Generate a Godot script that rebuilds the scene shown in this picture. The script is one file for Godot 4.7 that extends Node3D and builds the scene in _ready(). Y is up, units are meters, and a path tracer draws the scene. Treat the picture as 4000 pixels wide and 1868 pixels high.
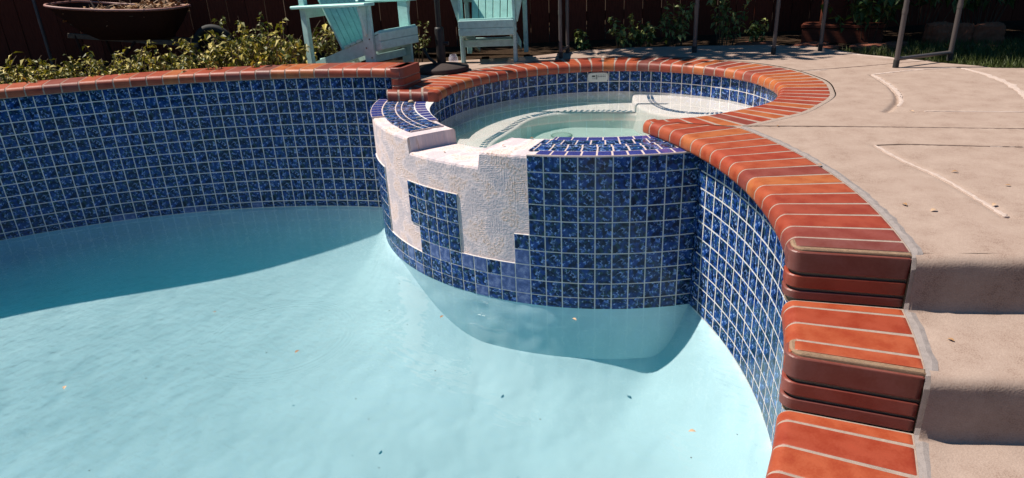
extends Node3D
# A tiled swimming pool with a raised spa, brick copings and concrete steps, in hard midday sun.
# Metres; y = 0 is the pool's water level, the camera looks towards -z.

const P := 0.08                                  # pitch of the square wall tiles
const C_LEFT := Vector2(-1.8, -1.3)              # plan circles: raised left wall, right wall, spa front, spa centre
const R_LEFT := 3.405
const C_RIGHT := Vector2(-1.471, -2.377)
const R_RIGHT := 2.40
const C_SPA := Vector2(0.598, -4.379)
const R_SPA := 1.45
const C_IN := Vector2(0.61, -4.2)
const DECK := 0.84
const STEP_1 := 0.68
const STEP_2 := 0.51
const SPA_WATER := 0.616
const SUN_AZ := 14.0
const SUN_EL := 57.0

var rng := RandomNumberGenerator.new()
var mats := {}
var taken := {}
var tile_meshes := []
var navy_meshes := []


func _ready():
	rng.seed = 20240611
	setup_view()
	make_materials()
	make_tile_meshes()
	ground()
	pool_floor()
	deck()
	steps()
	left_wall()
	spa_wall()
	right_wall()
	left_coping()
	spa_coping()
	right_coping()
	spa_basin()
	waters()
	fence()
	shade_trees()
	chairs()
	umbrella_stand()
	canopy_legs()
	wheelbarrow()
	planting()
	right_bed()
	wooden_box()
	control_panel()
	litter()


# ---------------------------------------------------------------- view

func setup_view():
	var cam := Camera3D.new()
	cam.name = "camera"
	add_child(cam)
	var pitch := deg_to_rad(22.772)
	var roll := deg_to_rad(-2.6535)
	var fw := Vector3(0, -sin(pitch), -cos(pitch))
	var up := Vector3(0, cos(pitch), -sin(pitch))
	var rt := Vector3(1, 0, 0)
	var r2 := cos(roll) * rt + sin(roll) * up
	var u2 := -sin(roll) * rt + cos(roll) * up
	cam.transform = Transform3D(Basis(r2, u2, -fw), Vector3(0, 1.623, 0))
	cam.fov = rad_to_deg(2.0 * atan(934.0 / 2644.5))
	cam.near = 0.02
	cam.far = 300.0
	cam.current = true

	var env := Environment.new()
	env.background_mode = Environment.BG_SKY
	var sky := Sky.new()
	var sm := ProceduralSkyMaterial.new()
	sm.sky_top_color = Color(0.20, 0.43, 0.64)
	sm.sky_horizon_color = Color(0.46, 0.60, 0.70)
	sm.sky_curve = 0.12
	sm.ground_bottom_color = Color(0.20, 0.17, 0.15)
	sm.ground_horizon_color = Color(0.36, 0.36, 0.36)
	sm.sun_angle_max = 20.0
	sky.sky_material = sm
	env.sky = sky
	env.background_energy_multiplier = 0.56
	env.ambient_light_source = Environment.AMBIENT_SOURCE_SKY
	env.tonemap_mode = Environment.TONE_MAPPER_LINEAR
	env.tonemap_exposure = 1.5
	env.volumetric_fog_enabled = true
	env.volumetric_fog_density = 0.0
	env.sdfgi_enabled = true
	env.ssao_enabled = true
	env.ssil_enabled = true
	var we := WorldEnvironment.new()
	we.name = "world_environment"
	we.environment = env
	add_child(we)

	var sun := DirectionalLight3D.new()
	sun.name = "sun"
	sun.light_energy = 1.6
	sun.light_color = Color(1.0, 0.965, 0.915)
	sun.light_angular_distance = 0.5
	sun.shadow_enabled = true
	add_child(sun)
	var s := sun_dir()
	sun.look_at_from_position(s * 20.0, Vector3.ZERO, Vector3.UP)


func sun_dir() -> Vector3:                       # towards the sun
	var e := deg_to_rad(SUN_EL)
	var a := deg_to_rad(SUN_AZ)
	return Vector3(-cos(a) * cos(e), sin(e), -sin(a) * cos(e))


# ---------------------------------------------------------------- naming and scene helpers

func numbered(parent: Node, called: String) -> String:
	var key := str(parent.get_instance_id()) + "/" + called
	var n: int = taken.get(key, 0)
	taken[key] = n + 1
	return called if n == 0 else "%s_%03d" % [called, n]


func put(node: Node3D, called: String, parent: Node = self) -> Node3D:
	node.name = numbered(parent, called)
	parent.add_child(node, true)
	return node


func obj(called: String, mesh: Mesh, parent: Node = self) -> MeshInstance3D:
	var m := MeshInstance3D.new()
	m.mesh = mesh
	put(m, called, parent)
	return m


func thing(called: String, label: String, category: String, at := Vector3.ZERO, turn := 0.0, group := "") -> Node3D:
	var o := Node3D.new()
	put(o, called)
	o.position = at
	o.rotation.y = turn
	return tag(o, label, category, group)


func tag(o: Node3D, label: String, category: String, group := "") -> Node3D:
	o.set_meta("label", label)
	o.set_meta("category", category)
	if group != "":
		o.set_meta("group", group)
	return o


func structure(called: String, mesh: Mesh, label: String, category: String) -> MeshInstance3D:
	var o := obj(called, mesh)
	tag(o, label, category)
	o.set_meta("kind", "structure")
	return o


func dup(o: Node3D, called: String, label := "", group := "") -> Node3D:
	var c := o.duplicate() as Node3D
	c.name = numbered(self, called)
	add_child(c, true)
	if label != "":
		c.set_meta("label", label)
	if group != "":
		c.set_meta("group", group)
	return c


func begin() -> SurfaceTool:
	var st := SurfaceTool.new()
	st.begin(Mesh.PRIMITIVE_TRIANGLES)
	st.set_smooth_group(-1)
	return st


func done(st: SurfaceTool, mat: Material, normals := true) -> ArrayMesh:
	if normals:
		st.generate_normals()
	var m := st.commit()
	m.surface_set_material(0, mat)
	return m


func tri(st: SurfaceTool, a: Vector3, b: Vector3, c: Vector3, out: Vector3):
	# front faces run clockwise: (b-a)x(c-a) must point away from `out`
	if (b - a).cross(c - a).dot(out) > 0.0:
		st.add_vertex(a); st.add_vertex(c); st.add_vertex(b)
	else:
		st.add_vertex(a); st.add_vertex(b); st.add_vertex(c)


func quad(st: SurfaceTool, a: Vector3, b: Vector3, c: Vector3, d: Vector3, out: Vector3):
	tri(st, a, b, c, out)
	tri(st, a, c, d, out)


# A bar through closed sections: each entry is an array of points. The ends are closed.
func loft(st: SurfaceTool, rings: Array, closed := true, caps := true):
	var n: int = rings[0].size()
	var cents := []
	for r in rings:
		var c := Vector3.ZERO
		for p in r:
			c += p
		cents.append(c / n)
	for i in rings.size() - 1:
		var ca: Vector3 = (cents[i] + cents[i + 1]) * 0.5
		for k in (n if closed else n - 1):
			var k2 := (k + 1) % n
			var a: Vector3 = rings[i][k]
			var b: Vector3 = rings[i][k2]
			var c: Vector3 = rings[i + 1][k2]
			var d: Vector3 = rings[i + 1][k]
			quad(st, a, b, c, d, (a + b + c + d) * 0.25 - ca)
	if caps:
		for e in [0, rings.size() - 1]:
			var other: Vector3 = cents[1] if e == 0 else cents[rings.size() - 2]
			var out: Vector3 = cents[e] - other
			for k in n:
				tri(st, cents[e], rings[e][k], rings[e][(k + 1) % n], out)


# A brick or board between two equal closed sections, its end edges chamfered.
func block(sa: Array, sb: Array, mat: Material, bev := 0.002, round_ := false) -> ArrayMesh:
	var n := sa.size()
	var ca := Vector3.ZERO
	var cb := Vector3.ZERO
	for k in n:
		ca += sa[k] / n
		cb += sb[k] / n
	var axis := (cb - ca).normalized()
	var rings := [[], [], [], []]
	for k in n:
		var da: Vector3 = (ca - sa[k])
		var db: Vector3 = (cb - sb[k])
		rings[0].append(sa[k] + da.normalized() * minf(bev * 1.4, da.length() * 0.4))
		rings[1].append(sa[k] + (sb[k] - sa[k]).normalized() * bev)
		rings[2].append(sb[k] - (sb[k] - sa[k]).normalized() * bev)
		rings[3].append(sb[k] + db.normalized() * minf(bev * 1.4, db.length() * 0.4))
	var st := begin()
	if round_:
		loft(st, [rings[0], rings[1]], true, false)
		loft(st, [rings[2], rings[3]], true, false)
		for e in [[0, 3], [3, 0]]:
			var out: Vector3 = (ca - cb) if e[0] == 0 else (cb - ca)
			var mid: Vector3 = ca if e[0] == 0 else cb
			for k in n:
				tri(st, mid, rings[e[0]][k], rings[e[0]][(k + 1) % n], out)
		st.set_smooth_group(0)
		loft(st, [rings[1], rings[2]], true, false)
	else:
		loft(st, rings)
	return done(st, mat)


# A straight board from a to b, `w` wide along `wdir`, `t` thick, with eased edges.
func board(a: Vector3, b: Vector3, wdir: Vector3, w: float, t: float, mat: Material, bev := 0.003) -> ArrayMesh:
	var z := (b - a).normalized()
	var x := (wdir - z * wdir.dot(z)).normalized()
	var y := z.cross(x)
	var hw := w * 0.5
	var ht := t * 0.5
	var sec := [[-hw + bev, -ht], [hw - bev, -ht], [hw, -ht + bev], [hw, ht - bev], [hw - bev, ht], [-hw + bev, ht], [-hw, ht - bev], [-hw, -ht + bev]]
	var sa := []
	var sb := []
	for q in sec:
		sa.append(a + x * q[0] + y * q[1])
		sb.append(b + x * q[0] + y * q[1])
	return block(sa, sb, mat, bev)


func tube(pts: Array, r, mat: Material, sides := 12) -> ArrayMesh:
	var st := SurfaceTool.new()
	st.begin(Mesh.PRIMITIVE_TRIANGLES)
	tube_into(st, pts, r, sides)
	return done(st, mat)


func tube_into(st: SurfaceTool, pts: Array, r, sides := 12):
	var rings := []
	for i in pts.size():
		var a: Vector3 = pts[maxi(i - 1, 0)]
		var b: Vector3 = pts[mini(i + 1, pts.size() - 1)]
		var z := (b - a).normalized()
		var x := z.cross(Vector3.UP if absf(z.y) < 0.9 else Vector3.RIGHT).normalized()
		var y := z.cross(x)
		var rr: float = r[i] if r is Array else r
		var ring := []
		for k in sides:
			var an := TAU * k / sides
			ring.append(pts[i] + (x * cos(an) + y * sin(an)) * rr)
		rings.append(ring)
	st.set_smooth_group(0)
	loft(st, rings, true, false)
	st.set_smooth_group(-1)
	for e in [0, rings.size() - 1]:
		var out: Vector3 = pts[e] - pts[1 if e == 0 else rings.size() - 2]
		for k in sides:
			tri(st, pts[e], rings[e][k], rings[e][(k + 1) % sides], out)


func lathe(profile: Array, mat: Material, sides := 40) -> ArrayMesh:
	var st := SurfaceTool.new()
	st.begin(Mesh.PRIMITIVE_TRIANGLES)
	st.set_smooth_group(0)
	for i in profile.size() - 1:
		var a: Vector2 = profile[i]
		var b: Vector2 = profile[i + 1]
		var nrm := Vector2(b.y - a.y, a.x - b.x)
		for k in sides:
			var t0 := TAU * k / sides
			var t1 := TAU * (k + 1) / sides
			var d := Vector3(cos((t0 + t1) * 0.5), 0, sin((t0 + t1) * 0.5))
			quad(st, Vector3(a.x * cos(t0), a.y, a.x * sin(t0)), Vector3(a.x * cos(t1), a.y, a.x * sin(t1)),
				Vector3(b.x * cos(t1), b.y, b.x * sin(t1)), Vector3(b.x * cos(t0), b.y, b.x * sin(t0)), d * nrm.x + Vector3.UP * nrm.y)
	return done(st, mat)


func v3(p: Vector2, y: float) -> Vector3:
	return Vector3(p.x, y, p.y)


func on_circle(c: Vector2, r: float, deg: float) -> Vector2:
	return c + Vector2(cos(deg_to_rad(deg)), sin(deg_to_rad(deg))) * r


func table(t: Array, x: float) -> float:
	if x <= t[0][0]:
		return t[0][1]
	for i in t.size() - 1:
		if x <= t[i + 1][0]:
			var f: float = (x - t[i][0]) / (t[i + 1][0] - t[i][0])
			f = f * f * (3.0 - 2.0 * f)
			return lerpf(t[i][1], t[i + 1][1], f)
	return t[-1][1]


# ---------------------------------------------------------------- materials

func noise(freq: float, type := FastNoiseLite.TYPE_SIMPLEX_SMOOTH, sd := 1, oct := 3) -> FastNoiseLite:
	var n := FastNoiseLite.new()
	n.seed = sd
	n.noise_type = type
	n.frequency = freq
	n.fractal_type = FastNoiseLite.FRACTAL_FBM if oct > 1 else FastNoiseLite.FRACTAL_NONE
	n.fractal_octaves = oct
	return n


func bytes_of(n: FastNoiseLite, size: int) -> PackedByteArray:
	var im := n.get_seamless_image(size, size, false, false, 0.15, true)
	im.convert(Image.FORMAT_L8)
	return im.get_data()


func lin(r: float, g: float, b: float) -> Color:
	return Color(r, g, b).linear_to_srgb()


# Weighted noises -> colour ramp (list of [position, linear colour]).
func ramp_texture(size: int, layers: Array, ramp: Array) -> ImageTexture:
	var lut := PackedByteArray()
	lut.resize(256 * 3)
	for i in 256:
		var x := i / 255.0
		var c: Color = ramp[0][1]
		for k in ramp.size() - 1:
			if x >= ramp[k][0]:
				c = ramp[k][1].lerp(ramp[k + 1][1], clampf((x - ramp[k][0]) / (ramp[k + 1][0] - ramp[k][0]), 0, 1))
		c = c.linear_to_srgb()
		lut[i * 3] = int(clampf(c.r, 0, 1) * 255.0 + 0.5)
		lut[i * 3 + 1] = int(clampf(c.g, 0, 1) * 255.0 + 0.5)
		lut[i * 3 + 2] = int(clampf(c.b, 0, 1) * 255.0 + 0.5)
	var data := []
	for l in layers:
		data.append(bytes_of(l[0], size))
	var out := PackedByteArray()
	out.resize(size * size * 3)
	var w0: float = layers[0][1]
	var w1: float = layers[1][1] if layers.size() > 1 else 0.0
	var w2: float = layers[2][1] if layers.size() > 2 else 0.0
	var d0: PackedByteArray = data[0]
	var d1: PackedByteArray = data[1] if data.size() > 1 else data[0]
	var d2: PackedByteArray = data[2] if data.size() > 2 else data[0]
	for i in size * size:
		var v := clampi(int(d0[i] * w0 + d1[i] * w1 + d2[i] * w2), 0, 255) * 3
		out[i * 3] = lut[v]
		out[i * 3 + 1] = lut[v + 1]
		out[i * 3 + 2] = lut[v + 2]
	return ImageTexture.create_from_image(Image.create_from_data(size, size, false, Image.FORMAT_RGB8, out))


func grey(v: float) -> Color:
	return Color(v, v, v)


func plain(name_: String, c: Color, rough: float, spec := 0.5) -> StandardMaterial3D:
	var m := StandardMaterial3D.new()
	m.resource_name = name_
	m.albedo_color = c
	m.roughness = rough
	m.metallic_specular = spec
	mats[name_] = m
	return m


func triplanar(m: StandardMaterial3D, tex: Texture2D, metres: float, bump: Texture2D = null, depth := 0.0) -> StandardMaterial3D:
	m.albedo_texture = tex
	m.uv1_triplanar = true
	m.uv1_world_triplanar = true
	m.uv1_scale = Vector3.ONE / metres
	m.uv1_triplanar_sharpness = 4.0
	if bump:
		m.heightmap_enabled = true
		m.heightmap_texture = bump
		m.heightmap_scale = depth * 100.0
	return m


func make_materials():
	# speckled multipliers shared by several surfaces
	var fine := ramp_texture(512, [[noise(0.09, FastNoiseLite.TYPE_SIMPLEX, 3, 3), 0.5], [noise(0.012, FastNoiseLite.TYPE_SIMPLEX_SMOOTH, 4, 4), 0.5]],
		[[0.0, grey(0.55)], [0.5, grey(0.82)], [1.0, grey(1.0)]])
	var concrete := ramp_texture(1024, [[noise(0.16, FastNoiseLite.TYPE_SIMPLEX, 5, 2), 0.42], [noise(0.006, FastNoiseLite.TYPE_SIMPLEX_SMOOTH, 6, 5), 0.40], [noise(0.035, FastNoiseLite.TYPE_SIMPLEX, 7, 3), 0.18]],
		[[0.0, Color(0.36, 0.30, 0.28)], [0.28, Color(0.68, 0.64, 0.62)], [0.42, Color(0.82, 0.80, 0.79)], [0.60, Color(0.87, 0.87, 0.87)], [0.75, Color(0.97, 0.97, 0.97)], [1.0, Color(1, 1, 1)]])
	var sand := ramp_texture(512, [[noise(0.25, FastNoiseLite.TYPE_SIMPLEX, 8, 2), 0.7], [noise(0.02, FastNoiseLite.TYPE_SIMPLEX_SMOOTH, 9, 3), 0.3]],
		[[0.0, grey(0.0)], [1.0, grey(1.0)]])
	var streak := ramp_texture(512, [[noise(0.007, FastNoiseLite.TYPE_SIMPLEX_SMOOTH, 11, 3), 0.75], [noise(0.06, FastNoiseLite.TYPE_SIMPLEX, 12, 2), 0.25]],
		[[0.0, Color(0.70, 0.45, 0.40)], [0.42, Color(0.86, 0.78, 0.72)], [0.58, Color(0.93, 0.95, 0.95)], [0.70, Color(0.97, 1.0, 1.0)], [0.85, Color(1.0, 1.0, 1.0)], [1.0, Color(1.0, 1.0, 1.0)]])

	triplanar(plain("concrete", lin(0.385, 0.288, 0.236), 0.85, 0.3), concrete, 0.9, sand, 0.0012)
	triplanar(plain("mortar", lin(0.40, 0.31, 0.26), 0.9, 0.2), fine, 0.2, sand, 0.002)
	triplanar(plain("tan_mortar", lin(0.36, 0.24, 0.16), 0.95, 0.1), concrete, 0.12, sand, 0.003)
	triplanar(plain("joint_mortar", lin(0.58, 0.46, 0.40), 0.9, 0.2), fine, 0.25, sand, 0.002)
	triplanar(plain("grit", lin(0.20, 0.145, 0.12), 0.95, 0.1), fine, 0.1)
	triplanar(plain("grey_mortar", lin(0.33, 0.285, 0.27), 0.9, 0.2), fine, 0.2, sand, 0.002)
	triplanar(plain("grout", lin(0.74, 0.70, 0.67), 0.8, 0.3), fine, 0.15, sand, 0.001)
	triplanar(plain("cap_grout", lin(0.66, 0.53, 0.50), 0.85, 0.2), fine, 0.15, sand, 0.001)
	# glazed coping bricks: orange, red, brown
	var tones := [Color(0.32, 0.064, 0.023), Color(0.27, 0.044, 0.018), Color(0.355, 0.098, 0.028), Color(0.30, 0.050, 0.020), Color(0.255, 0.044, 0.020), Color(0.165, 0.046, 0.034), Color(0.21, 0.046, 0.030)]
	for i in tones.size():
		var c: Color = tones[i]
		var b := triplanar(plain("brick_%d" % i, lin(c.r * 1.10, c.g * 1.12 + 0.003, c.b * 1.12 + 0.005), 0.44, 0.45), streak, 0.30 + 0.03 * i, sand, 0.0007)
		b.uv1_offset = Vector3(0.37 * i, 0.21 * i, 0.53 * i)
	# pool plaster
	var plasters := ramp_texture(512, [[noise(0.01, FastNoiseLite.TYPE_SIMPLEX_SMOOTH, 21, 4), 1.0]], [[0.0, grey(0.86)], [1.0, grey(1.0)]])
	var trowel := ramp_texture(1024, [[noise(0.012, FastNoiseLite.TYPE_SIMPLEX_SMOOTH, 22, 2), 0.7], [noise(0.005, FastNoiseLite.TYPE_SIMPLEX_SMOOTH, 23, 2), 0.3]], [[0.0, grey(0.0)], [1.0, grey(1.0)]])
	triplanar(plain("pool_plaster", lin(0.43, 0.62, 0.67), 0.9, 0.1), plasters, 2.5, trowel, 0.022)
	triplanar(plain("spa_plaster", lin(0.74, 0.68, 0.65), 0.9, 0.1), plasters, 1.0)
	triplanar(plain("spa_floor_plaster", lin(0.55, 0.66, 0.62), 0.9, 0.1), plasters, 1.0)
	# the bare render of the spa wall, combed by the trowel
	var combed := combed_image()
	var pl := plain("bare_render", lin(0.77, 0.645, 0.655), 0.92, 0.15)
	pl.albedo_texture = combed[0]
	pl.heightmap_enabled = true
	pl.heightmap_texture = combed[1]
	pl.heightmap_scale = 0.18
	triplanar(plain("render_top", lin(0.60, 0.46, 0.43), 0.9, 0.15), fine, 0.35, sand, 0.003)
	# glazed tiles
	var glaze := glaze_texture()
	for i in 3:
		var g := plain("glaze_%d" % i, lin(1.0, 1.0, 1.0) * [1.0, 0.9, 1.0][i], [0.10, 0.14, 0.12][i], 0.36)
		g.albedo_texture = glaze
		if i == 2:
			g.albedo_color = Color(0.96, 0.98, 1.0)
	var hazy := plain("limed_glaze", Color(1, 1, 1), 0.35, 0.5)
	hazy.albedo_texture = limed_texture()
	var navy := plain("navy_glaze", lin(0.048, 0.060, 0.26), 0.12, 0.5)
	navy.albedo_texture = fine
	navy.uv1_scale = Vector3(0.4, 0.4, 1)
	# wood, metal, plants
	var grain := ramp_texture(512, [[noise(0.02, FastNoiseLite.TYPE_SIMPLEX_SMOOTH, 31, 5), 1.0]], [[0.0, grey(0.6)], [0.5, grey(0.85)], [1.0, grey(1.0)]])
	for i in 4:
		var f: float = [1.0, 0.8, 1.15, 0.92][i]
		triplanar(plain("fence_%d" % i, lin(0.18 * f, 0.040 * f, 0.022 * f), 0.85, 0.2), grain, 0.5).uv1_scale = Vector3(6, 0.7, 6)
	triplanar(plain("redwood", lin(0.14, 0.04, 0.024), 0.8, 0.2), grain, 0.6).uv1_scale = Vector3(0.8, 5, 5)
	triplanar(plain("aqua_paint", lin(0.40, 0.74, 0.68), 0.45, 0.4), fine, 0.4)
	triplanar(plain("aqua_paint_worn", lin(0.48, 0.73, 0.69), 0.5, 0.4), fine, 0.3)
	plain("screw", lin(0.10, 0.05, 0.035), 0.6)
	triplanar(plain("tray_rust", lin(0.040, 0.016, 0.011), 0.7, 0.3), grain, 0.3)
	triplanar(plain("rim_paint", lin(0.40, 0.20, 0.17), 0.5, 0.4), fine, 0.2)
	triplanar(plain("grey_wood", lin(0.16, 0.12, 0.09), 0.9, 0.2), grain, 0.3)
	plain("rubber", lin(0.02, 0.02, 0.02), 0.8)
	plain("pole_metal", lin(0.105, 0.09, 0.085), 0.45, 0.5).metallic = 0.3
	plain("black_metal", lin(0.018, 0.015, 0.015), 0.5, 0.4)
	triplanar(plain("base_plastic", lin(0.060, 0.045, 0.042), 0.75, 0.3), fine, 0.2)
	triplanar(plain("soil", lin(0.055, 0.036, 0.024), 0.95, 0.1), concrete, 0.5, sand, 0.01)
	triplanar(plain("sandstone", lin(0.34, 0.125, 0.07), 0.95, 0.1), fine, 0.3, sand, 0.008)
	triplanar(plain("flagstone", lin(0.30, 0.11, 0.07), 0.9, 0.15), fine, 0.4, sand, 0.003)
	for pair in [["leaf", Vector3(0.10, 0.12, 0.02)], ["crown_leaf", Vector3(0.10, 0.16, 0.03)]]:
		var l := plain(pair[0], Color(1, 1, 1), 0.55, 0.4)
		l.vertex_color_use_as_albedo = true
		l.backlight_enabled = true
		l.backlight = lin(pair[1].x, pair[1].y, pair[1].z) * 1.4
		l.cull_mode = BaseMaterial3D.CULL_DISABLED
	plain("stem", lin(0.10, 0.06, 0.03), 0.8)
	triplanar(plain("bark", lin(0.09, 0.065, 0.045), 0.95, 0.1), grain, 0.4, sand, 0.01)
	plain("dry_leaf", lin(0.30, 0.16, 0.07), 0.7)
	plain("pale_leaf", lin(0.48, 0.32, 0.20), 0.7)
	plain("dark_speck", lin(0.03, 0.03, 0.03), 0.7)
	plain("white_plastic", lin(0.55, 0.54, 0.49), 0.4, 0.5)
	plain("panel_print", lin(0.03, 0.03, 0.03), 0.5)
	plain("panel_grey", lin(0.20, 0.20, 0.19), 0.5)
	plain("drain_plastic", lin(0.42, 0.56, 0.50), 0.5)
	plain("drain_rim", lin(0.10, 0.11, 0.07), 0.6)
	plain("clear_glass", Color(0.9, 0.88, 0.95, 0.25), 0.05).transparency = BaseMaterial3D.TRANSPARENCY_ALPHA


# Blue reactive glaze: navy ground, cells of mid blue, greenish pools, pale thread lines.
func glaze_texture() -> ImageTexture:
	var s := 512
	var a := bytes_of(noise(0.012, FastNoiseLite.TYPE_SIMPLEX_SMOOTH, 41, 4), s)
	var cn := noise(0.042, FastNoiseLite.TYPE_CELLULAR, 42, 1)
	cn.cellular_return_type = FastNoiseLite.RETURN_DISTANCE2_SUB
	cn.domain_warp_enabled = true
	cn.domain_warp_amplitude = 30.0
	cn.domain_warp_frequency = 0.02
	var c := bytes_of(cn, s)
	var cv := noise(0.060, FastNoiseLite.TYPE_CELLULAR, 43, 1)
	cv.cellular_return_type = FastNoiseLite.RETURN_CELL_VALUE
	cv.domain_warp_enabled = true
	cv.domain_warp_amplitude = 22.0
	var d := bytes_of(cv, s)
	var e := bytes_of(noise(0.02, FastNoiseLite.TYPE_SIMPLEX, 44, 3), s)
	var lut := []
	for i in 256:
		lut.append(int(Color(i / 255.0, 0, 0).linear_to_srgb().r * 255.0 + 0.5))
	var out := PackedByteArray()
	out.resize(s * s * 3)
	for i in s * s:
		var n := a[i] / 255.0
		var base := Vector3(0.003, 0.010, 0.036).lerp(Vector3(0.008, 0.040, 0.185), smoothstep(0.35, 0.75, n))
		var v := d[i] / 255.0
		var m := smoothstep(0.55, 0.80, e[i] / 255.0)
		if v > 0.70:
			base = base.lerp(Vector3(0.08, 0.17, 0.44), 0.12 + 0.75 * m)
		elif v < 0.18:
			base = base.lerp(Vector3(0.030, 0.085, 0.095), 0.6)
		var line := 1.0 - smoothstep(0.02, 0.14, c[i] / 255.0)
		base = base.lerp(Vector3(0.30, 0.44, 0.75), line * smoothstep(0.48, 0.70, e[i] / 255.0) * 0.9)
		out[i * 3] = lut[int(clampf(base.x, 0, 1) * 255.0)]
		out[i * 3 + 1] = lut[int(clampf(base.y, 0, 1) * 255.0)]
		out[i * 3 + 2] = lut[int(clampf(base.z, 0, 1) * 255.0)]
	return ImageTexture.create_from_image(Image.create_from_data(s, s, false, Image.FORMAT_RGB8, out))


# The same glaze under a film of lime scale.
func limed_texture() -> ImageTexture:
	return ramp_texture(256, [[noise(0.02, FastNoiseLite.TYPE_SIMPLEX, 51, 4), 0.7], [noise(0.09, FastNoiseLite.TYPE_SIMPLEX, 52, 2), 0.3]],
		[[0.0, Color(0.012, 0.03, 0.12)], [0.42, Color(0.035, 0.07, 0.22)], [0.6, Color(0.08, 0.12, 0.29)], [1.0, Color(0.20, 0.26, 0.42)]])


# Trowel-combed render: patches of ridges across and along, lumps, washes of grey and ochre. Returns [colour, height].
func combed_image() -> Array:
	var s := 1024
	var patch := noise(0.012, FastNoiseLite.TYPE_CELLULAR, 61, 1)
	patch.cellular_return_type = FastNoiseLite.RETURN_CELL_VALUE
	patch.cellular_distance_function = FastNoiseLite.DISTANCE_MANHATTAN
	patch.domain_warp_enabled = true
	patch.domain_warp_amplitude = 6.0
	var pb := bytes_of(patch, s)
	var wob := bytes_of(noise(0.003, FastNoiseLite.TYPE_SIMPLEX_SMOOTH, 62, 2), s)
	var lump := bytes_of(noise(0.035, FastNoiseLite.TYPE_SIMPLEX, 63, 4), s)
	var wash := bytes_of(noise(0.0045, FastNoiseLite.TYPE_SIMPLEX_SMOOTH, 64, 4), s)
	var col := PackedByteArray()
	col.resize(s * s * 3)
	var hgt := PackedByteArray()
	hgt.resize(s * s)
	for y in s:
		for x in s:
			var i := y * s + x
			var w := wob[i] / 255.0 * 3.5
			var ridge := 0.0
			var p := pb[i]
			if p < 75:
				ridge = sin(y * TAU / 13.0 + x * 0.05 + w * 0.8)
			elif p < 105:
				ridge = sin(x * TAU / 16.0 + w * 0.8)
			var l := lump[i] / 255.0
			var h := 0.5 + ridge * 0.20 * smoothstep(0.25, 0.5, l) + (l - 0.5) * 0.75
			hgt[i] = int(clampf(h, 0, 1) * 255.0)
			var q := wash[i] / 255.0
			var c := Vector3(0.93, 0.90, 0.88)
			c = c.lerp(Vector3(0.66, 0.68, 0.71), smoothstep(0.44, 0.62, q) * (0.5 + 0.5 * smoothstep(0.35, 0.6, l)))
			c = c.lerp(Vector3(0.86, 0.78, 0.70), (1.0 - smoothstep(0.34, 0.42, q)) * 0.5)
			c = c.lerp(Vector3(0.62, 0.50, 0.36), smoothstep(0.62, 0.72, l) * smoothstep(0.50, 0.40, q) * 0.7)
			c *= 0.90 + 0.10 * smoothstep(0.3, 0.6, l)
			var k := Color(c.x, c.y, c.z).linear_to_srgb()
			col[i * 3] = int(k.r * 255.0)
			col[i * 3 + 1] = int(k.g * 255.0)
			col[i * 3 + 2] = int(k.b * 255.0)
	return [ImageTexture.create_from_image(Image.create_from_data(s, s, false, Image.FORMAT_RGB8, col)),
		ImageTexture.create_from_image(Image.create_from_data(s, s, false, Image.FORMAT_L8, hgt))]


# ---------------------------------------------------------------- tiles

func tile_mesh(w: float, h: float, mat: Material, uv0: Vector2, span: float) -> ArrayMesh:
	var st := begin()
	var t := 0.008
	var b := 0.0013
	var front := [Vector3(-w / 2 + b, -h / 2 + b, 0), Vector3(w / 2 - b, -h / 2 + b, 0), Vector3(w / 2 - b, h / 2 - b, 0), Vector3(-w / 2 + b, h / 2 - b, 0)]
	var mid := [Vector3(-w / 2, -h / 2, -0.0005), Vector3(w / 2, -h / 2, -0.0005), Vector3(w / 2, h / 2, -0.0005), Vector3(-w / 2, h / 2, -0.0005)]
	var back := []
	for p in mid:
		back.append(Vector3(p.x, p.y, -t))
	var add := func(a: Vector3, bb: Vector3, c: Vector3, d: Vector3, out: Vector3):
		var q := [a, bb, c, d]
		var order := [0, 2, 1, 0, 3, 2] if (bb - a).cross(c - a).dot(out) > 0.0 else [0, 1, 2, 0, 2, 3]
		for k in order:
			var p: Vector3 = q[k]
			st.set_uv(uv0 + Vector2(p.x + w / 2 - p.z * 0.3, h / 2 - p.y - p.z * 0.3) / 0.08 * span)
			st.add_vertex(p)
	add.call(front[0], front[1], front[2], front[3], Vector3(0, 0, 1))
	for k in 4:
		var k2 := (k + 1) % 4
		var o: Vector3 = front[k] + front[k2]
		add.call(front[k], front[k2], mid[k2], mid[k], o + Vector3(0, 0, 0.05))
		add.call(mid[k], mid[k2], back[k2], back[k], o)
	return done(st, mat)


func make_tile_meshes():
	for i in 30:
		var uv := Vector2(rng.randf(), rng.randf())
		tile_meshes.append(tile_mesh(0.0742, 0.0742, mats["glaze_%d" % (i % 3)], uv, 0.21))
	for i in 6:
		navy_meshes.append(tile_mesh(0.0742, 0.0742, mats["limed_glaze"], Vector2(rng.randf(), rng.randf()), 0.35))


# Which of the meshes, seated with its face at `pos`, looking along `n`, with `up` up; h scales its height for cut tiles.
func lay_tile(parent: Node, mesh: Mesh, pos: Vector3, n: Vector3, up: Vector3, sx := 1.0, sy := 1.0, tilt := 0.006, called := "tile"):
	var o := obj(called, mesh, parent)
	o.transform = tile_at(pos, n, up, sx, sy, tilt)


func tile_at(pos: Vector3, n: Vector3, up: Vector3, sx := 1.0, sy := 1.0, tilt := 0.006) -> Transform3D:
	var z := (n + up * rng.randf_range(-tilt, tilt) + up.cross(n) * rng.randf_range(-tilt, tilt)).normalized()
	var x := up.cross(z).normalized()
	var y := z.cross(x)
	return Transform3D(Basis(x * sx, y * sy, z), pos + n * rng.randf_range(-0.0002, 0.0004))


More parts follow.
